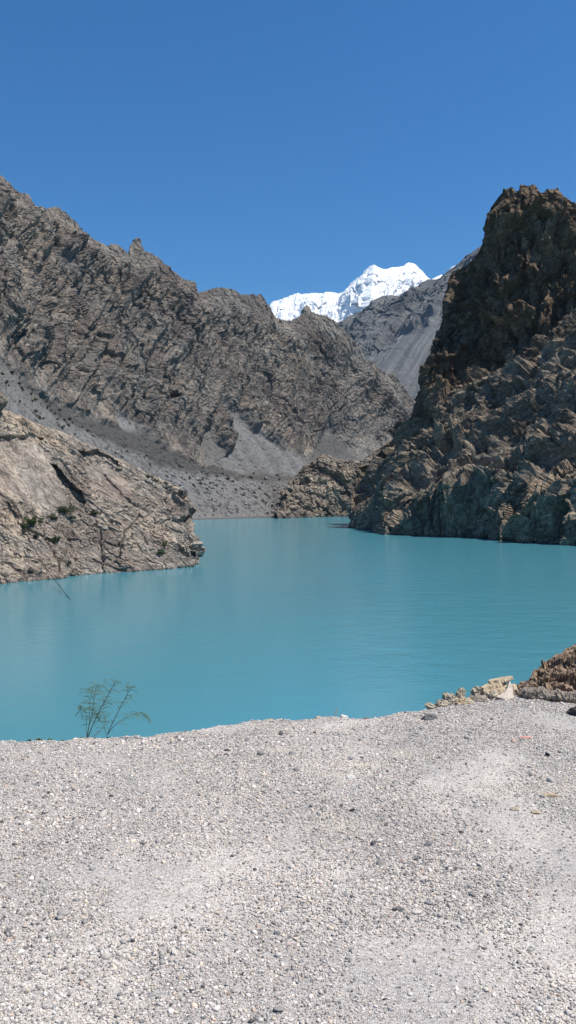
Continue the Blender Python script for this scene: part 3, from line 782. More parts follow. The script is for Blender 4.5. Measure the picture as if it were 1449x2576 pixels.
def rock_verts(sub, size, seed, cuts=9, rough=0.12, rot=0.0, fscale=1.6):
    rg = np.random.default_rng(seed)
    v, f = ICO[sub]; v = v.copy()
    for _ in range(cuts):
        n = rg.normal(size=3); n /= np.linalg.norm(n); dd = rg.uniform(.55, .85)
        k = v @ n
        v -= np.clip(k - dd, 0, None)[:, None] * n
    v = v * (1 + rough * fbm(v * fscale + seed * 3.1, 3, seed)[:, None]) + v * (rough * .6 * facets(v * fscale * 1.7 + seed, seed)[:, None])
    v = v * np.array(size)
    c, s = math.cos(rot), math.sin(rot)
    v = v @ np.array([[c, s, 0], [-s, c, 0], [0, 0, 1]])
    return v, f

def place_rock(name, p, size, seed, mat, label, cat, group=None, sub=2, sink=0.3, **kw):
    v, f = rock_verts(sub, size, seed, **kw)
    o = mesh_obj(name, v, f, mat)
    o.location = (float(p[0]), float(p[1]), float(p[2]) + size[2] * (1 - 2 * sink) * 0.6)
    return tag(o, label, cat, group)

# --- foreground stones and scraps
def gpoint(x, y):          # where the picture point meets the gravel
    d = (ZC - ZG) * F / (y - HY)
    X = (x - CX) / F * d
    return np.array([X, d, float(ground_z(np.array([X]), np.array([d]))[0])])

place_rock("stone", gpoint(1081, 1812), (.080, .045, .036), 915, M_greystone, "dark grey wedge-shaped stone lying on the gravel near the lip", "stone", sink=.3, cuts=14, sub=3, rot=.3)
place_rock("stone", gpoint(865, 1800), (.034, .026, .022), 902, M_whitestone, "white stone on the gravel lip beside the dry sprig", "stone", sink=.3)
place_rock("stone", gpoint(802, 1803), (.032, .022, .016), 903, M_crust, "small pale tan stone on the lip, left of the white stone", "stone")
place_rock("stone", gpoint(922, 1805), (.03, .02, .014), 904, M_greystone, "small brown-grey stone on the lip, right of the white stone", "stone")
place_rock("stone", gpoint(678, 1808), (.05, .022, .012), 905, M_straw, "flat orange-tan stone on the gravel lip near its middle", "stone")
o = place_rock("stone", gpoint(1381, 1909), (.018, .016, .016), 906, M_darkpl, "small round near-black stone below the coral strip", "stone", sink=.1)
place_rock("stone", gpoint(1352, 2048), (.03, .02, .012), 907, M_crust, "pale cream stone in the light patch at the right edge", "stone")
place_rock("stone", gpoint(1385, 2010), (.05, .03, .016), 908, M_straw, "flat straw-coloured stone in the light patch at the right edge", "stone")
place_rock("stone", gpoint(1300, 2040), (.026, .02, .012), 909, M_crust, "knobbly cream stone at the left end of the light patch", "stone")
place_rock("stone", gpoint(204 * 0 + 885, 1962), (.03, .022, .016), 910, M_whitestone, "pale stone embedded in the gravel well below the dry sprig", "stone")
place_rock("stone", gpoint(1006, 2297), (.02, .014, .012), 912, M_greystone, "smooth slate-grey pebble standing out right of centre", "stone")
place_rock("stone", gpoint(887, 2045), (.018, .013, .012), 913, M_darkpl, "blackish pebble in the middle of the gravel", "stone")
place_rock("stone", gpoint(14, 2358), (.022, .014, .012), 914, M_greystone, "rounded grey pebble at the left edge of the gravel", "stone")

# crust of pale rocks along the lip at the right
def lump(x, y, size, seed, mat, label, rot=0., sub=3, sink=.25, dz=0., dd=0., **kw):
    p = gpoint(x, y); p[1] += dd; p[2] = ZG - 0.01 + dz
    kw.setdefault('rough', .3); kw.setdefault('fscale', 2.6)
    return place_rock("rock", p, size, seed, mat, label, "rock", "pale rocks piled along the right lip", sub=sub, sink=sink, rot=rot, **kw)
lump(1085, 1778, (.045, .04, .03), 920, M_crust, "smallest pale lump at the left end of the rock pile on the lip")
lump(1112, 1774, (.05, .04, .038), 921, M_crust, "pale knobbly lump second from the left end of the rock pile")
lump(1140, 1768, (.06, .05, .058), 922, M_crust, "tan lump left of the upright pale block in the pile", .6)
lump(1128, 1764, (.03, .03, .05), 932, M_crust, "little upright pale knob on the left slope of the rock pile", .9, dd=.06)
lump(1163, 1764, (.05, .04, .085), 923, M_crust, "upright pale block forming the pile's left summit", .3, cuts=12, dd=.05)
lump(1165, 1772, (.09, .05, .04), 924, M_straw, "flat yellowish slab low in front of the pile's left summit", .2)
lump(1200, 1766, (.12, .06, .048), 925, M_logrock, "grey-brown wrinkled rock in the middle of the pile", .1)
lump(1212, 1757, (.08, .06, .06), 933, M_crust, "pale rock behind the wrinkled grey-brown one", 1.1, dd=.08)
lump(1242, 1758, (.08, .06, .055), 926, M_crust, "pale rock just left of the stack of straw-coloured slabs", .8)
lump(1318, 1750, (.075, .05, .04), 929, M_logrock, "brown rock right of the pointed shard", .4)
lump(1345, 1754, (.07, .06, .05), 930, M_logrock, "grey-brown rock touching the left end of the long knobbly rock", .9)
place_rock("rock", gpoint(1449, 1800), (.06, .05, .05), 934, M_boulder_dark, "dark rock cut by the right edge of the picture on the lip", "rock", sub=3)

def slab(x, y, L, Wd_, th, rz, ry, dz, seed, label):
    rg = np.random.default_rng(seed)
    n = 22; vs = []
    for k in range(n + 1):
        t = k / n; w = Wd_ * (0.35 + .65 * math.sin(math.pi * min(1, .12 + t * .85))) * (1 + .2 * rg.normal() * .5)
        for (a, b) in ((-w, -.5), (-w * .6, .5), (w * .6, .55), (w, -.45)):
            vs.append(((t - .5) * L, a + rg.normal() * Wd_ * .06, b * th * (1 + .2 * rg.normal())))
    fs = [(0, 1, 2, 3), tuple(n * 4 + q for q in (3, 2, 1, 0))]
    for k in range(n):
        for j in range(4):
            a = k * 4 + j; b = k * 4 + (j + 1) % 4
            fs.append((a, a + 4, b + 4, b))
    o = mesh_obj("rock_slab", vs, fs, M_straw)
    p = gpoint(x, y)
    o.location = (p[0], p[1], ZG + dz); o.rotation_euler = (0.1, ry, rz)
    return tag(o, label, "rock", "straw-coloured slabs stacked on the right lip")
slab(1258, 1752, .30, .07, .03, .25, -.10, .055, 1, "longest straw-coloured slab at the bottom of the lip stack")
slab(1248, 1750, .26, .05, .022, .38, -.22, .088, 2, "middle slab of the straw-coloured stack leaning right")
slab(1262, 1748, .20, .045, .018, .1, -.16, .118, 3, "topmost thin straw-coloured slab of the stack")

# pointed shard
vs, fs = [], []
prof = [(-.085, 0.0), (-.05, .03), (-.01, .05), (.03, .10), (.055, .165), (.064, .15), (.07, .10), (.06, .04), (.05, 0), (0, -.02)]
for yy, k in ((-.016, 1.0), (.0, 1.06), (.02, .9)):
    for a, b in prof: vs.append((a * k, yy + b * .25 + .006 * math.sin(a * 90), b * k))
n = len(prof)
for r_ in range(2):
    for j in range(n): fs.append((r_ * n + j, r_ * n + (j + 1) % n, (r_ + 1) * n + (j + 1) % n, (r_ + 1) * n + j))
fs += [tuple(range(n))[::-1], tuple(range(2 * n, 3 * n))]
o = mesh_obj("rock_shard", vs, fs, M_blade)
p = gpoint(1276, 1764); o.location = (p[0], p[1], ZG + .012); o.rotation_euler = (-.62, .12, .1)
tag(o, "pointed pinkish-white shard standing upright on the lip", "rock")

# long knobbly rock
nL, nR = 90, 26
vs = []
for i in range(nL + 1):
    t = i / nL; taper = min(1, 8 * t + .25) * min(1, 10 * (1 - t) + .55)
    for j in range(nR):
        a = 2 * math.pi * j / nR
        vs.append(((t - .5) * .50, math.cos(a) * .055 * taper, math.sin(a) * .042 * taper + .03))
vs = np.array(vs); c = vs.copy(); c[:, 0] = 0; c[:, 2] -= .03
nn = c / (np.linalg.norm(c, axis=1, keepdims=True) + 1e-6)
kd = facets(vs / .035, 77, 1) * .02 + fbm(vs / .02, 3, 78) * .006 + np.clip(vs[:, 2] - .04, 0, 1) * 0.9 * np.clip(perlin(vs / np.array([.045, .1, .1]), 79), -.2, .6)
vs = vs + nn * kd[:, None]
fs = [(i * nR + j, i * nR + (j + 1) % nR, (i + 1) * nR + (j + 1) % nR, (i + 1) * nR + j) for i in range(nL) for j in range(nR)] + [tuple(range(nR))[::-1], tuple(range(nL * nR, nL * nR + nR))]
o = mesh_obj("rock", vs, fs, M_logrock)
p = gpoint(1375, 1765); o.location = (p[0] + .06, p[1] + .05, ZG + .0); o.rotation_euler = (0, .05, -.12)
tag(o, "long knobbly grey-brown rock lying like a log at the right lip", "rock")

# coral strip
vs = []; n = 12
for i in range(n + 1):
    t = i / n; w = .010 * math.sin(math.pi * (0.1 + .85 * t)) + .002
    for a, b in ((-w, 0), (w, .001), (w, .004), (-w, .003)):
        vs.append(((t - .5) * .085, a * .5 + .02 * t * t, b + .006 * math.sin(math.pi * t)))
fs = [(0, 1, 2, 3), tuple(n * 4 + q for q in (3, 2, 1, 0))] + [(k * 4 + j, k * 4 + 4 + j, k * 4 + 4 + (j + 1) % 4, k * 4 + (j + 1) % 4) for k in range(n) for j in range(4)]
o = mesh_obj("plastic_strip", vs, fs, M_scrap); p = gpoint(1326, 1866); o.location = (p[0], p[1], p[2] + .008); o.rotation_euler = (0.5, 0.05, -.15)
tag(o, "thin coral-pink plastic strip lying on the gravel at the right", "litter")

# tubes
def tube(pts, radii, ns=5):
    pts = np.array(pts, float); n = len(pts)
    tang = np.gradient(pts, axis=0); tang /= np.linalg.norm(tang, axis=1, keepdims=True) + 1e-9
    ref = np.array([0.3, 1, 0.1]); vs = []
    for i in range(n):
        a = np.cross(tang[i], ref); a /= np.linalg.norm(a) + 1e-9; b = np.cross(tang[i], a)
        for j in range(ns):
            th = 2 * math.pi * j / ns
            vs.append(pts[i] + radii[i] * (math.cos(th) * a + math.sin(th) * b))
    fs = [(i * ns + j, i * ns + (j + 1) % ns, (i + 1) * ns + (j + 1) % ns, (i + 1) * ns + j) for i in range(n - 1) for j in range(ns)]
    fs += [tuple(range(ns))[::-1], tuple(range((n - 1) * ns, n * ns))]
    return vs, fs
class Bag:
    def __init__(s): s.v, s.f, s.sh = [], [], []
    def add(s, vf, sh=0.5):
        b = len(s.v); s.v += list(vf[0]); s.f += [tuple(b + q for q in f) for f in vf[1]]; s.sh += [sh] * len(vf[0])
    def make(s, name, mat, parent=None, origin=None):
        v = np.array(s.v)
        o = mesh_obj(name, v, s.f, mat, parent, False, {"shade": np.array(s.sh)})
        return o

# cable running down the outcrop and over the water
a = on(L_OUT, 8, 1255); b = on(L_OUT, 70, 1350)
pts = [a + (0, -.6, .5), (a + b) / 2 + (0, -.9, .7), b + (0, -1.0, .9)]
e = P(137, 1459, 178.0); f_ = P(180, 1512, 152.0); h_ = P(212, 1552, 134.0); k_ = P(232, 1572, Wd(1572, 0.02))
ctrl = np.array([*pts, P(105, 1412, 186), e, f_, h_, k_])
tt = np.linspace(0, len(ctrl) - 1, 60)
pts = np.stack([np.interp(tt, range(len(ctrl)), ctrl[:, k]) for k in range(3)], 1)
for _ in range(3): pts[1:-1] = (pts[:-2] + 2 * pts[1:-1] + pts[2:]) / 4
vf = tube(pts, np.linspace(.085, .05, 60), 6)
o = mesh_obj("cable", vf[0] - pts[0], vf[1], M_cable); o.location = tuple(pts[0])
tag(o, "thin dark cable running down the pale outcrop into the lake", "cable")

# feathery shrub on the lip
def world_at(x, y, d): return P(x, y, d)
base = gpoint(228, 1862)
root = bpy.data.objects.new("tamarisk_shrub", None); scene.collection.objects.link(root); root.location = tuple(base)
tag(root, "tall wispy feathery green shrub growing on the left lip", "shrub")
stems = Bag(); fol = Bag(); dS = 5.22
def curve(ctrl, n=14):
    c = np.array([P(x, y, dS + dd) for x, y, dd in ctrl]) - base
    t = np.linspace(0, len(c) - 1, n); p = np.stack([np.interp(t, range(len(c)), c[:, k]) for k in range(3)], 1)
    for _ in range(2): p[1:-1] = (p[:-2] + 2 * p[1:-1] + p[2:]) / 4
    return p
main = [
 ([(218, 1862, 0), (222, 1830, 0), (232, 1800, .02), (236, 1760, .02), (240, 1735, .02), (245, 1722, 0)], .0024),
 ([(219, 1862, 0), (232, 1825, -.02), (250, 1790, -.03), (268, 1755, -.03), (282, 1730, -.03), (290, 1714, -.03)], .0026),
 ([(222, 1862, 0), (215, 1840, .03), (219, 1810, .05), (215, 1785, .05), (205, 1772, .06), (199, 1790, .06)], .0016),
 ([(225, 1860, .0), (255, 1838, .04), (268, 1815, .06), (258, 1785, .07), (262, 1760, .08)], .0016),
 ([(270, 1848, .03), (282, 1820, .02), (298, 1790, 0), (312, 1760, 0), (325, 1738, 0), (330, 1728, 0)], .0022),
 ([(272, 1846, .03), (288, 1822, -.03), (315, 1806, -.05), (340, 1796, -.06), (355, 1792, -.06), (362, 1800, -.06)], .0017),
 ([(268, 1850, .03), (262, 1825, .0), (248, 1805, -.03), (235, 1785, -.05)], .0014),
 ([(219, 1860, 0), (226, 1815, -.06), (224, 1775, -.07), (232, 1745, -.08), (228, 1735, -.08)], .0015),
]
rg = np.random.default_rng(5)
def sprig(p0, dirv, L, r, depth):
    n = 7; pts = [p0]; d = dirv / np.linalg.norm(dirv)
    for k in range(n):
        d = d + np.array([rg.normal() * .12, rg.normal() * .08, -.16 + rg.normal() * .08]); d /= np.linalg.norm(d)
        pts.append(pts[-1] + d * L / n)
    (stems if depth > 1 else fol).add(tube(pts, np.linspace(r, r * .4, n + 1), 4), rg.uniform(0, 1))
    if depth > 0:
        for k in range(1, n, 1 if depth > 1 else 2):
            s = rg.choice([-1, 1])
            nd = (pts[k + 1] - pts[k]) / np.linalg.norm(pts[k + 1] - pts[k]) + np.array([s * rg.uniform(.4, 1.0), rg.normal() * .4, rg.uniform(-.1, .7)])
            sprig(pts[k], nd, L * rg.uniform(.35, .6), r * .7, depth - 1)
for ctrl, r in main:
    pts = curve(ctrl)
    stems.add(tube(pts, np.linspace(r * 1.3, r * .6, len(pts)), 5))
    for k in range(3, len(pts)):
        for _ in range(1 if k < 6 else 3):
            if rg.random() < .9:
                tdir = pts[k] - pts[k - 1]; tdir /= np.linalg.norm(tdir)
                nd = tdir * .6 + np.array([rg.choice([-1, 1]) * rg.uniform(.4, 1.1), rg.normal() * .5, rg.uniform(-.1, .4)])
                sprig(pts[k], nd, rg.uniform(.03, .085), .0013, 1)
stems.make("stem", M_twig, root); fol.make("foliage", M_needle, root)

# little weeds at the lip
def leafy(x, y, size, seed, label, n=26):
    rg_ = np.random.default_rng(seed); b = Bag()
    for _ in range(n):
        az = rg_.uniform(0, 6.28); el = rg_.uniform(.15, 1.4); L = size * rg_.uniform(.5, 1.1); w = L * .16
        d = np.array([math.cos(az) * math.cos(el), math.sin(az) * math.cos(el), math.sin(el)]); s = np.array([-math.sin(az), math.cos(az), 0])
        m = d * L * .5 + np.array([0, 0, L * .08]); e = d * L - np.array([0, 0, L * .12])
        b.add(([np.zeros(3), m - s * w, m + s * w * .3 + (0, 0, w * .3), m + s * w, e], [(0, 1, 2), (0, 2, 3), (1, 4, 2), (2, 4, 3)]), rg_.uniform(0, 1))
    o = b.make("weed", M_weed); p = gpoint(x, y); p[1] = min(p[1], lip(p[0]) + .02); o.location = (p[0], p[1], p[2] - .004)
    return tag(o, label, "weed", "small green weeds along the left lip")
leafy(70, 1868, .032, 1, "leftmost low weed on the gravel lip")
leafy(94, 1868, .036, 2, "bushiest little weed left of the shrub, second from the left")
leafy(122, 1866, .030, 3, "small weed about midway between the left edge and the shrub")
leafy(156, 1865, .030, 4, "flat weed on the lip, the nearest on the shrub's left")
leafy(203, 1864, .020, 5, "tiny weed touching the left side of the shrub's base")
leafy(268, 1860, .028, 6, "small weed under the right half of the shrub")
leafy(415, 1838, .026, 7, "lone tuft of weed on the lip well right of the shrub")
leafy(236, 1864, .018, 8, "tiny weed at the foot of the shrub's stems")

# dry sprig
b = Bag(); p0 = gpoint(842, 1800)
c = [np.array([0, 0, 0]), np.array([.004, 0, .02]), np.array([.006, 0, .035]), np.array([.014, 0, .05])]
b.add(tube(c, [.0016, .0014, .0012, .0008], 4))
for k, (t, s) in enumerate(((.35, 1), (.5, -1), (.65, 1), (.8, -1), (.9, 1))):
    q0 = np.array([.003 + t * .01, 0, .05 * t]); q1 = q0 + np.array([s * .008 + .004, .004, .008]); b.add(tube([q0, (q0 + q1) / 2 + (0, 0, .002), q1], [.0012, .0022, .0006], 4))
o = b.make("dry_sprig", M_dry); o.location = (p0[0], p0[1], p0[2] - .002); o.scale = (1.3, 1.3, 1.3)
tag(o, "pale dried sprig standing on the lip beside the white stone", "twig")

# --- bushes on the outcrop
def bush(terr, x, y, rx, rz, seed, mat, label, cat, group, n=700, name="bush", leaf=.22):
    rg_ = np.random.default_rng(seed); p = on(terr, x, y)
    root = bpy.data.objects.new(name, None); scene.collection.objects.link(root); root.location = (float(p[0]), float(p[1]) - .2, float(p[2]))
    tag(root, label, cat, group)
    b = Bag(); cl = [(rg_.normal() * rx * .42, rg_.normal() * rx * .3, abs(rg_.normal()) * rz * .4 + rz * .25, rg_.uniform(.3, .6)) for _ in range(9)]
    V_, F_, S_ = [], [], []
    c = np.array(cl); k = rg_.integers(0, 9, n)
    d = rg_.normal(size=(n, 3)); d /= np.linalg.norm(d, axis=1, keepdims=True)
    ctr = c[k, :3] + d * (c[k, 3] * rg_.uniform(.5, 1, n))[:, None] * np.array([rx, rx, rz])
    ctr[:, 2] = np.maximum(ctr[:, 2], -.1)
    a = rg_.normal(size=(n, 3)); a /= np.linalg.norm(a, axis=1, keepdims=True); bb = np.cross(a, d); bb /= np.linalg.norm(bb, axis=1, keepdims=True) + 1e-6
    L = leaf * rg_.uniform(.6, 1.3, n)[:, None]
    v = np.stack([ctr - a * L, ctr + bb * L * .45, ctr + a * L, ctr - bb * L * .45], 1).reshape(-1, 3)
    f = np.arange(n * 4).reshape(n, 4)
    mesh_obj("foliage", v, f, mat, root, False, {"shade": np.repeat(rg_.uniform(0, 1, n) * .7 + c[k, 3] * .4, 4)})
    st = Bag()
    for q_ in cl[:5]: st.add(tube([(0, 0, -.4), (q_[0] * .4, q_[1] * .4, q_[2] * .5), (q_[0], q_[1], q_[2])], [.05, .035, .02], 5))
    st.make("stem", M_twig, root)
    return root
GB = "green bushes in the hollow of the pale outcrop"
bush(L_OUT, 82, 1322, 1.9, 2.0, 21, M_bush, "largest bright green bush beside the cable on the outcrop", "bush", GB, 1200)
bush(L_OUT, 60, 1326, 1.0, 1.0, 33, M_bush, "small green bush tucked between the cable and the largest bush", "bush", GB, 400)
bush(L_OUT, 168, 1290, 2.2, 1.5, 22, M_dark_bush, "dark spreading bush below the tall crack in the outcrop", "bush", GB, 1000)
bush(L_OUT, 135, 1305, 1.8, .9, 23, M_dark_bush, "low dark bush between the largest bush and the crack", "bush", GB, 700)
bush(L_OUT, 180, 1305, 1.5, .8, 24, M_dark_bush, "low dark bush ending at a pale boulder", "bush", GB, 500)
bush(L_OUT, 236, 1292, 1.6, 1.0, 25, M_dark_bush, "separate dark bush right of the tall crack", "bush", GB, 700)
bush(L_OUT, 144, 1361, .8, .9, 26, M_bush, "solitary round green bush on the bare lower slab", "bush", GB, 450)
bush(L_OUT, 413, 1372, 1.2, .7, 27, M_bush, "green tuft near the waterside tip of the outcrop", "bush", GB, 400)
bush(L_OUT, 405, 1392, 1.3, .7, 28, M_weed, "paler grassy tuft just below the green tuft at the tip", "bush", GB, 400)
bush(L_OUT, 300, 1372, 1.0, .6, 29, M_dark_bush, "small dark tuft midway along the outcrop's lower slope", "bush", GB, 300)
bush(L_OUT, 175, 1418, .5, .9, 30, M_dark_bush, "tiny dark bush in a crack just above the waterline", "bush", GB, 200)
bush(L_OUT, 90, 1350, .9, .6, 31, M_dark_bush, "small dark bush below the largest bush", "bush", GB, 250)

# --- boulders on and beside the outcrop
place_rock("boulder", on(L_OUT, 8, 1040) + np.array([-1.2, -1, 1.5]), (3.2, 3.0, 3.6), 941, M_boulder_tan, "big overhanging boulder on the outcrop's crest at the left edge", "boulder", sub=4, sink=.1, cuts=10, rough=.2)
place_rock("boulder", on(L_OUT, 14, 1015) + np.array([-.6, 0, 2.4]), (1.8, 1.6, 1.6), 942, M_boulder_tan, "rounded brown rock perched on the big crest boulder", "boulder", sub=3, sink=.1)
for i, (x, y, s, m, lb) in enumerate([
    (375, 1200, 1.1, M_boulder_dark, "dark boulder on the outcrop's crest where it meets the talus"), (392, 1207, .9, M_boulder_tan, "tan boulder just right of the crest's dark boulder"),
    (418, 1215, .9, M_boulder_tan, "tan boulder at the right end of the crest's row"), (358, 1215, 1.0, M_boulder_pale, "pale boulder left of the crest's dark boulder, slightly lower"),
    (184, 1308, .7, M_boulder_pale, "pale boulder at the right end of the dark bushes"), (264, 1330, .7, M_boulder_pale, "pale squarish boulder in the middle of the outcrop"),
    (254, 1326, .5, M_boulder_pale, "smaller pale boulder touching the squarish one"), (95, 1440, 1.0, M_boulder_tan, "boulder casting a dark shadow near the waterline"),
    (78, 1437, .9, M_boulder_dark, "dark boulder left of the shadowed one near the waterline"), (300, 1150 + 30, .9, M_boulder_tan, "tan boulder by the right end of the shadowed overhang"),
    (420, 1228, .7, M_boulder_dark, "small dark boulder below the right end of the crest's row")]):
    place_rock("boulder", on(L_OUT, x, y), (s * 1.3, s, s * .8), 950 + i, m, lb, "boulder", "boulders lying on the pale outcrop", sub=3, sink=.15)

# boulders and scrub dotted over the talus: individual things, those one can tell apart in the photo
talus = [(530, 1172), (1, 1)]
dots = [(572, 1205, 2.0, 'd'), (588, 1211, 1.6, 'd'), (630, 1201, 2.4, 'd'), (668, 1205, 2.2, 'p'), (700, 1196, 2.2, 'd'), (660, 1215, 1.4, 'd'), (655, 1228, 1.5, 'd'), (705, 1207, 1.6, 'd'), (625, 1220, 1.3, 'p'),
        (545, 1198, 1.7, 'd'), (523, 1195, 1.5, 'd'), (510, 1205, 1.8, 'd'), (497, 1206, 2.2, 'p'), (505, 1216, 1.8, 'd'), (478, 1202, 1.3, 'd'), (530, 1216, 1.4, 'd'), (560, 1190, 1.4, 'd'), (642, 1240, 1.4, 'd'),
        (667, 1242, 1.4, 'd'), (612, 1244, 1.6, 'd'), (646, 1252, 1.4, 'd'), (690, 1232, 1.8, 't'), (705, 1240, 2.0, 't'), (716, 1244, 1.6, 'd'), (582, 1252, 1.2, 'p'), (618, 1268, 1.4, 'p'), (686, 1270, 1.6, 'p'), (575, 1278, 1.8, 'p'),
        (495, 1262, 1.3, 'p'), (540, 1262, 1.2, 'p'), (508, 1186, 1.2, 'd'), (595, 1196, 1.2, 'p'), (640, 1190, 1.3, 'd'), (732, 1228, 1.3, 'd'), (610, 1228, 1.1, 'p'), (560, 1228, 1.1, 'd'), (470, 1190, 1.4, 'd')]
B3 = {'d': M_boulder_dark, 'p': M_boulder_pale, 't': M_boulder_tan}
W3 = {'d': "dark", 'p': "pale", 't': "tan"}
def where(x, y):
    h = "just above the shoreline" if y > 1258 else ("halfway up the rubble apron" if y > 1222 else "high on the rubble apron")
    return h
def near_txt(i, pts):
    x, y = pts[i][:2]
    w = W3[pts[i][3]]
    same = sorted([j for j in range(len(pts)) if pts[j][3] == pts[i][3]], key=lambda j: pts[j][0])
    return same.index(i) + 1, len(same)
ORD = ["", "first", "second", "third", "fourth", "fifth", "sixth", "seventh", "eighth", "ninth", "tenth", "eleventh", "twelfth", "thirteenth", "fourteenth", "fifteenth", "sixteenth", "seventeenth", "eighteenth", "nineteenth", "twentieth",
       "twenty-first", "twenty-second", "twenty-third", "twenty-fourth", "twenty-fifth", "twenty-sixth", "twenty-seventh", "twenty-eighth", "twenty-ninth", "thirtieth"]
for i, (x, y, s, k) in enumerate(dots):
    r, n = near_txt(i, dots)
    place_rock("boulder", on(L_LEFT, x, y), (s * 1.15, s, s * .9), 1000 + i, B3[k], f"{W3[k]} boulder {where(x, y)}, {ORD[r]} {W3[k]} one from the left", "boulder", "boulders on the rubble apron across the lake", sub=2, sink=.15)
scr = [(8, 935, .9), (22, 945, .9), (30, 952, .7), (42, 962, .9), (52, 968, .8), (60, 975, .9), (70, 985, .7), (85, 992, .9), (95, 1000, .6), (48, 990, .7), (60, 1005, .7), (80, 1018, .7), (84, 1030, .7), (100, 1012, .7), (112, 1022, .7), (125, 1028, .6),
       (128, 1018, .6), (118, 1040, .7), (105, 1046, .7), (106, 1060, 1.0), (135, 1050, .7), (150, 1045, .7), (160, 1052, .7), (172, 1058, .7), (185, 1068, .9), (200, 1078, .6), (150, 1068, .6), (168, 1078, .6), (178, 1090, .6), (30, 975, .6), (15, 962, .6), (140, 1035, .6), (195, 1062, .5), (215, 1085, .6), (230, 1095, .6)]
o_scr = sorted(range(len(scr)), key=lambda j: scr[j][0])
for i, (x, y, s) in enumerate(scr):
    r = o_scr.index(i) + 1
    lab = (f"dark scrub bush on the bluish talus above the outcrop, " + (f"{ORD[r]} from the left" if r <= 20 else f"{ORD[36 - r]} from the right"))
    bush(L_LEFT, x + 11 * math.sin(i * 2.3), y + 8 * math.cos(i * 3.1), s * 2.5 * (0.75 + .35 * math.sin(i * 1.7)), s * 1.7, 700 + i, M_dark_bush, lab.replace(',,', ','), "bush", "dark scrub dotted over the bluish talus", 160, "scrub_bush", .5)

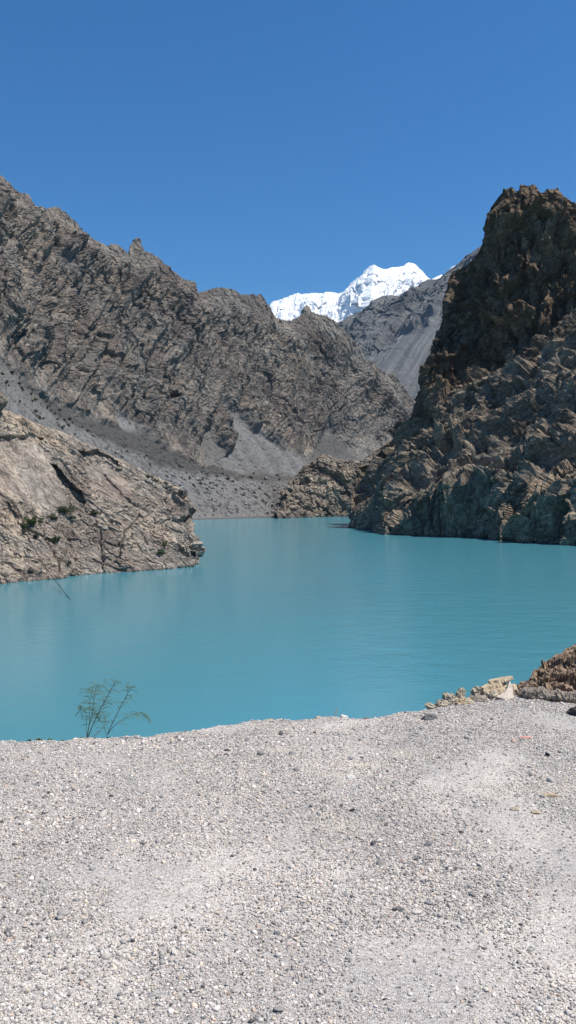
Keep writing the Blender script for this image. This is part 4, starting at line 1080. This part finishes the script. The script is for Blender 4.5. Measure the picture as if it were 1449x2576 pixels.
# ================================================================== GRAVEL (stuff)
def scatter(n, rmed, sig, rmax, sub, seed, xr, yr, patch):
    rg_ = np.random.default_rng(seed)
    x = rg_.uniform(*xr, int(n * 1.9)); y = rg_.uniform(*yr, int(n * 1.9))
    ok = (y < lip(x) + .06) & (np.abs(x) < .48 * y + .7)
    x, y = x[ok], y[ok]
    p = np.stack([x, y, 0 * x], -1)
    dens = fbm(p * 1.3, 3, 601) * 1.7 + .5 + .35 * fbm(p * 5, 2, 602)
    keep = rg_.uniform(0, 1, len(x)) < np.clip(dens if patch else dens + .45, .12, 1)
    x, y, p = x[keep][:n], y[keep][:n], p[keep][:n]
    n = len(x)
    r = np.clip(np.exp(rg_.normal(math.log(rmed), sig, n)), rmed * .4, rmax)
    z = ground_z(x, y)
    v0, f0 = ICO[sub]; k = len(v0)
    sc_ = np.stack([r * rg_.uniform(.8, 1.5, n), r * rg_.uniform(.7, 1.1, n), r * rg_.uniform(.42, .8, n)], -1)
    jit = 1 + rg_.normal(0, .14, (n, k)) if sub < 2 else 1 + np.stack([0.16 * np.sin(v0 @ rg_.normal(size=3) * 2.4 + rg_.uniform(0, 6)) for _ in range(n)])
    v = v0[None] * jit[..., None] * sc_[:, None]
    a = rg_.uniform(0, 6.283, n); ca, sa = np.cos(a)[:, None], np.sin(a)[:, None]
    tl = rg_.normal(0, .35, n)[:, None]
    vx, vy, vz = v[..., 0], v[..., 1], v[..., 2]
    vz2 = vz * np.cos(tl) + vx * np.sin(tl); vx2 = vx * np.cos(tl) - vz * np.sin(tl)
    v = np.stack([vx2 * ca - vy * sa, vx2 * sa + vy * ca, vz2], -1)
    v += np.stack([x, y, z + sc_[:, 2] * .35], -1)[:, None]
    f = (f0[None] + (np.arange(n) * k)[:, None, None]).reshape(-1, 3)
    base = np.array([(.49, .465, .43), (.58, .555, .52), (.36, .35, .335), (.22, .225, .23), (.66, .63, .58), (.56, .48, .39), (.10, .10, .11), (.30, .31, .295), (.44, .34, .28)])
    pr = np.array([.28, .20, .18, .12, .05, .08, .03, .04, .02]) if sub < 2 else np.array([.22, .12, .20, .20, .03, .06, .08, .07, .02])
    c = np.array([1.13, 1.08, 1.055]) * base[rg_.choice(9, n, p=pr)] * rg_.uniform(.62, 1.25, (n, 1)) * (1 + .17 * fbm(p * 1.1, 3, 603))[:, None]
    # pale cream patch of crushed rock at the right edge
    pp = np.exp(-(((x - 2.0) / .5) ** 2 + ((y - 4.25) / .28) ** 2)) * (rg_.uniform(0, 1, n) < .6)
    for (qx, qy, rx_, ry_) in ((864, 2085, .16, .06), (1014, 1895, .14, .07), (909, 1925, .12, .05), (849, 1955, .1, .05), (1380, 1820, .2, .08), (1250, 1990, .2, .06), (430, 2210, .18, .05), (700, 1890, .12, .05)):
        dq = (ZC - ZG) * F / (qy - HY); xq = (qx - CX) / F * dq
        pp = np.maximum(pp, np.exp(-(((x - xq) / rx_) ** 2 + ((y - dq) / ry_) ** 2)) * (rg_.uniform(0, 1, n) < .75))
    c = c * (1 - pp[:, None]) + np.array([.66, .59, .49]) * pp[:, None]
    return v.reshape(-1, 3), f, np.repeat(c, k, 0)
parts = [scatter(300000, .0036, .35, .010, 0, 31, (-3.9, 3.9), (1.9, 6.7), False),
         scatter(9500, .0068, .28, .013, 1, 32, (-3.9, 3.9), (1.9, 6.7), True),
         scatter(800, .0115, .25, .021, 2, 33, (-3.9, 3.9), (1.9, 6.7), True)]
off = 0; VV, FF, CC = [], [], []
for v, f, c in parts:
    VV.append(v); FF.append(f + off); CC.append(c); off += len(v)
o = mesh_obj("gravel", np.concatenate(VV), np.concatenate(FF), M_pebble, None, True, {"tint": np.concatenate(CC)})
tag(o, "loose grey, white and slate pebbles covering the terrace", "gravel", None, "stuff")

# ================================================================== HAZE
hm = bpy.data.materials.new("thin_air"); hm.use_nodes = True
ht = hm.node_tree; ht.nodes.remove(ht.nodes["Principled BSDF"])
pv = ht.nodes.new("ShaderNodeVolumePrincipled"); pv.inputs["Color"].default_value = (0.52, 0.74, 1.0, 1)
pv.inputs["Density"].default_value = 1.9e-5; pv.inputs["Anisotropy"].default_value = 0.1
ht.links.new(pv.outputs[0], ht.nodes["Material Output"].inputs["Volume"])
x0, x1, y0, y1, z0, z1 = -15200, 15200, -15200, 16500, -10.0, 3900
vs = [(x, y, z) for z in (z0, z1) for y in (y0, y1) for x in (x0, x1)]
o = mesh_obj("haze", vs, [(0, 2, 3, 1), (4, 5, 7, 6), (0, 1, 5, 4), (2, 6, 7, 3), (0, 4, 6, 2), (1, 3, 7, 5)], hm)
tag(o, "thin bluish mountain air that softens the farthest peaks", None, None, "stuff")
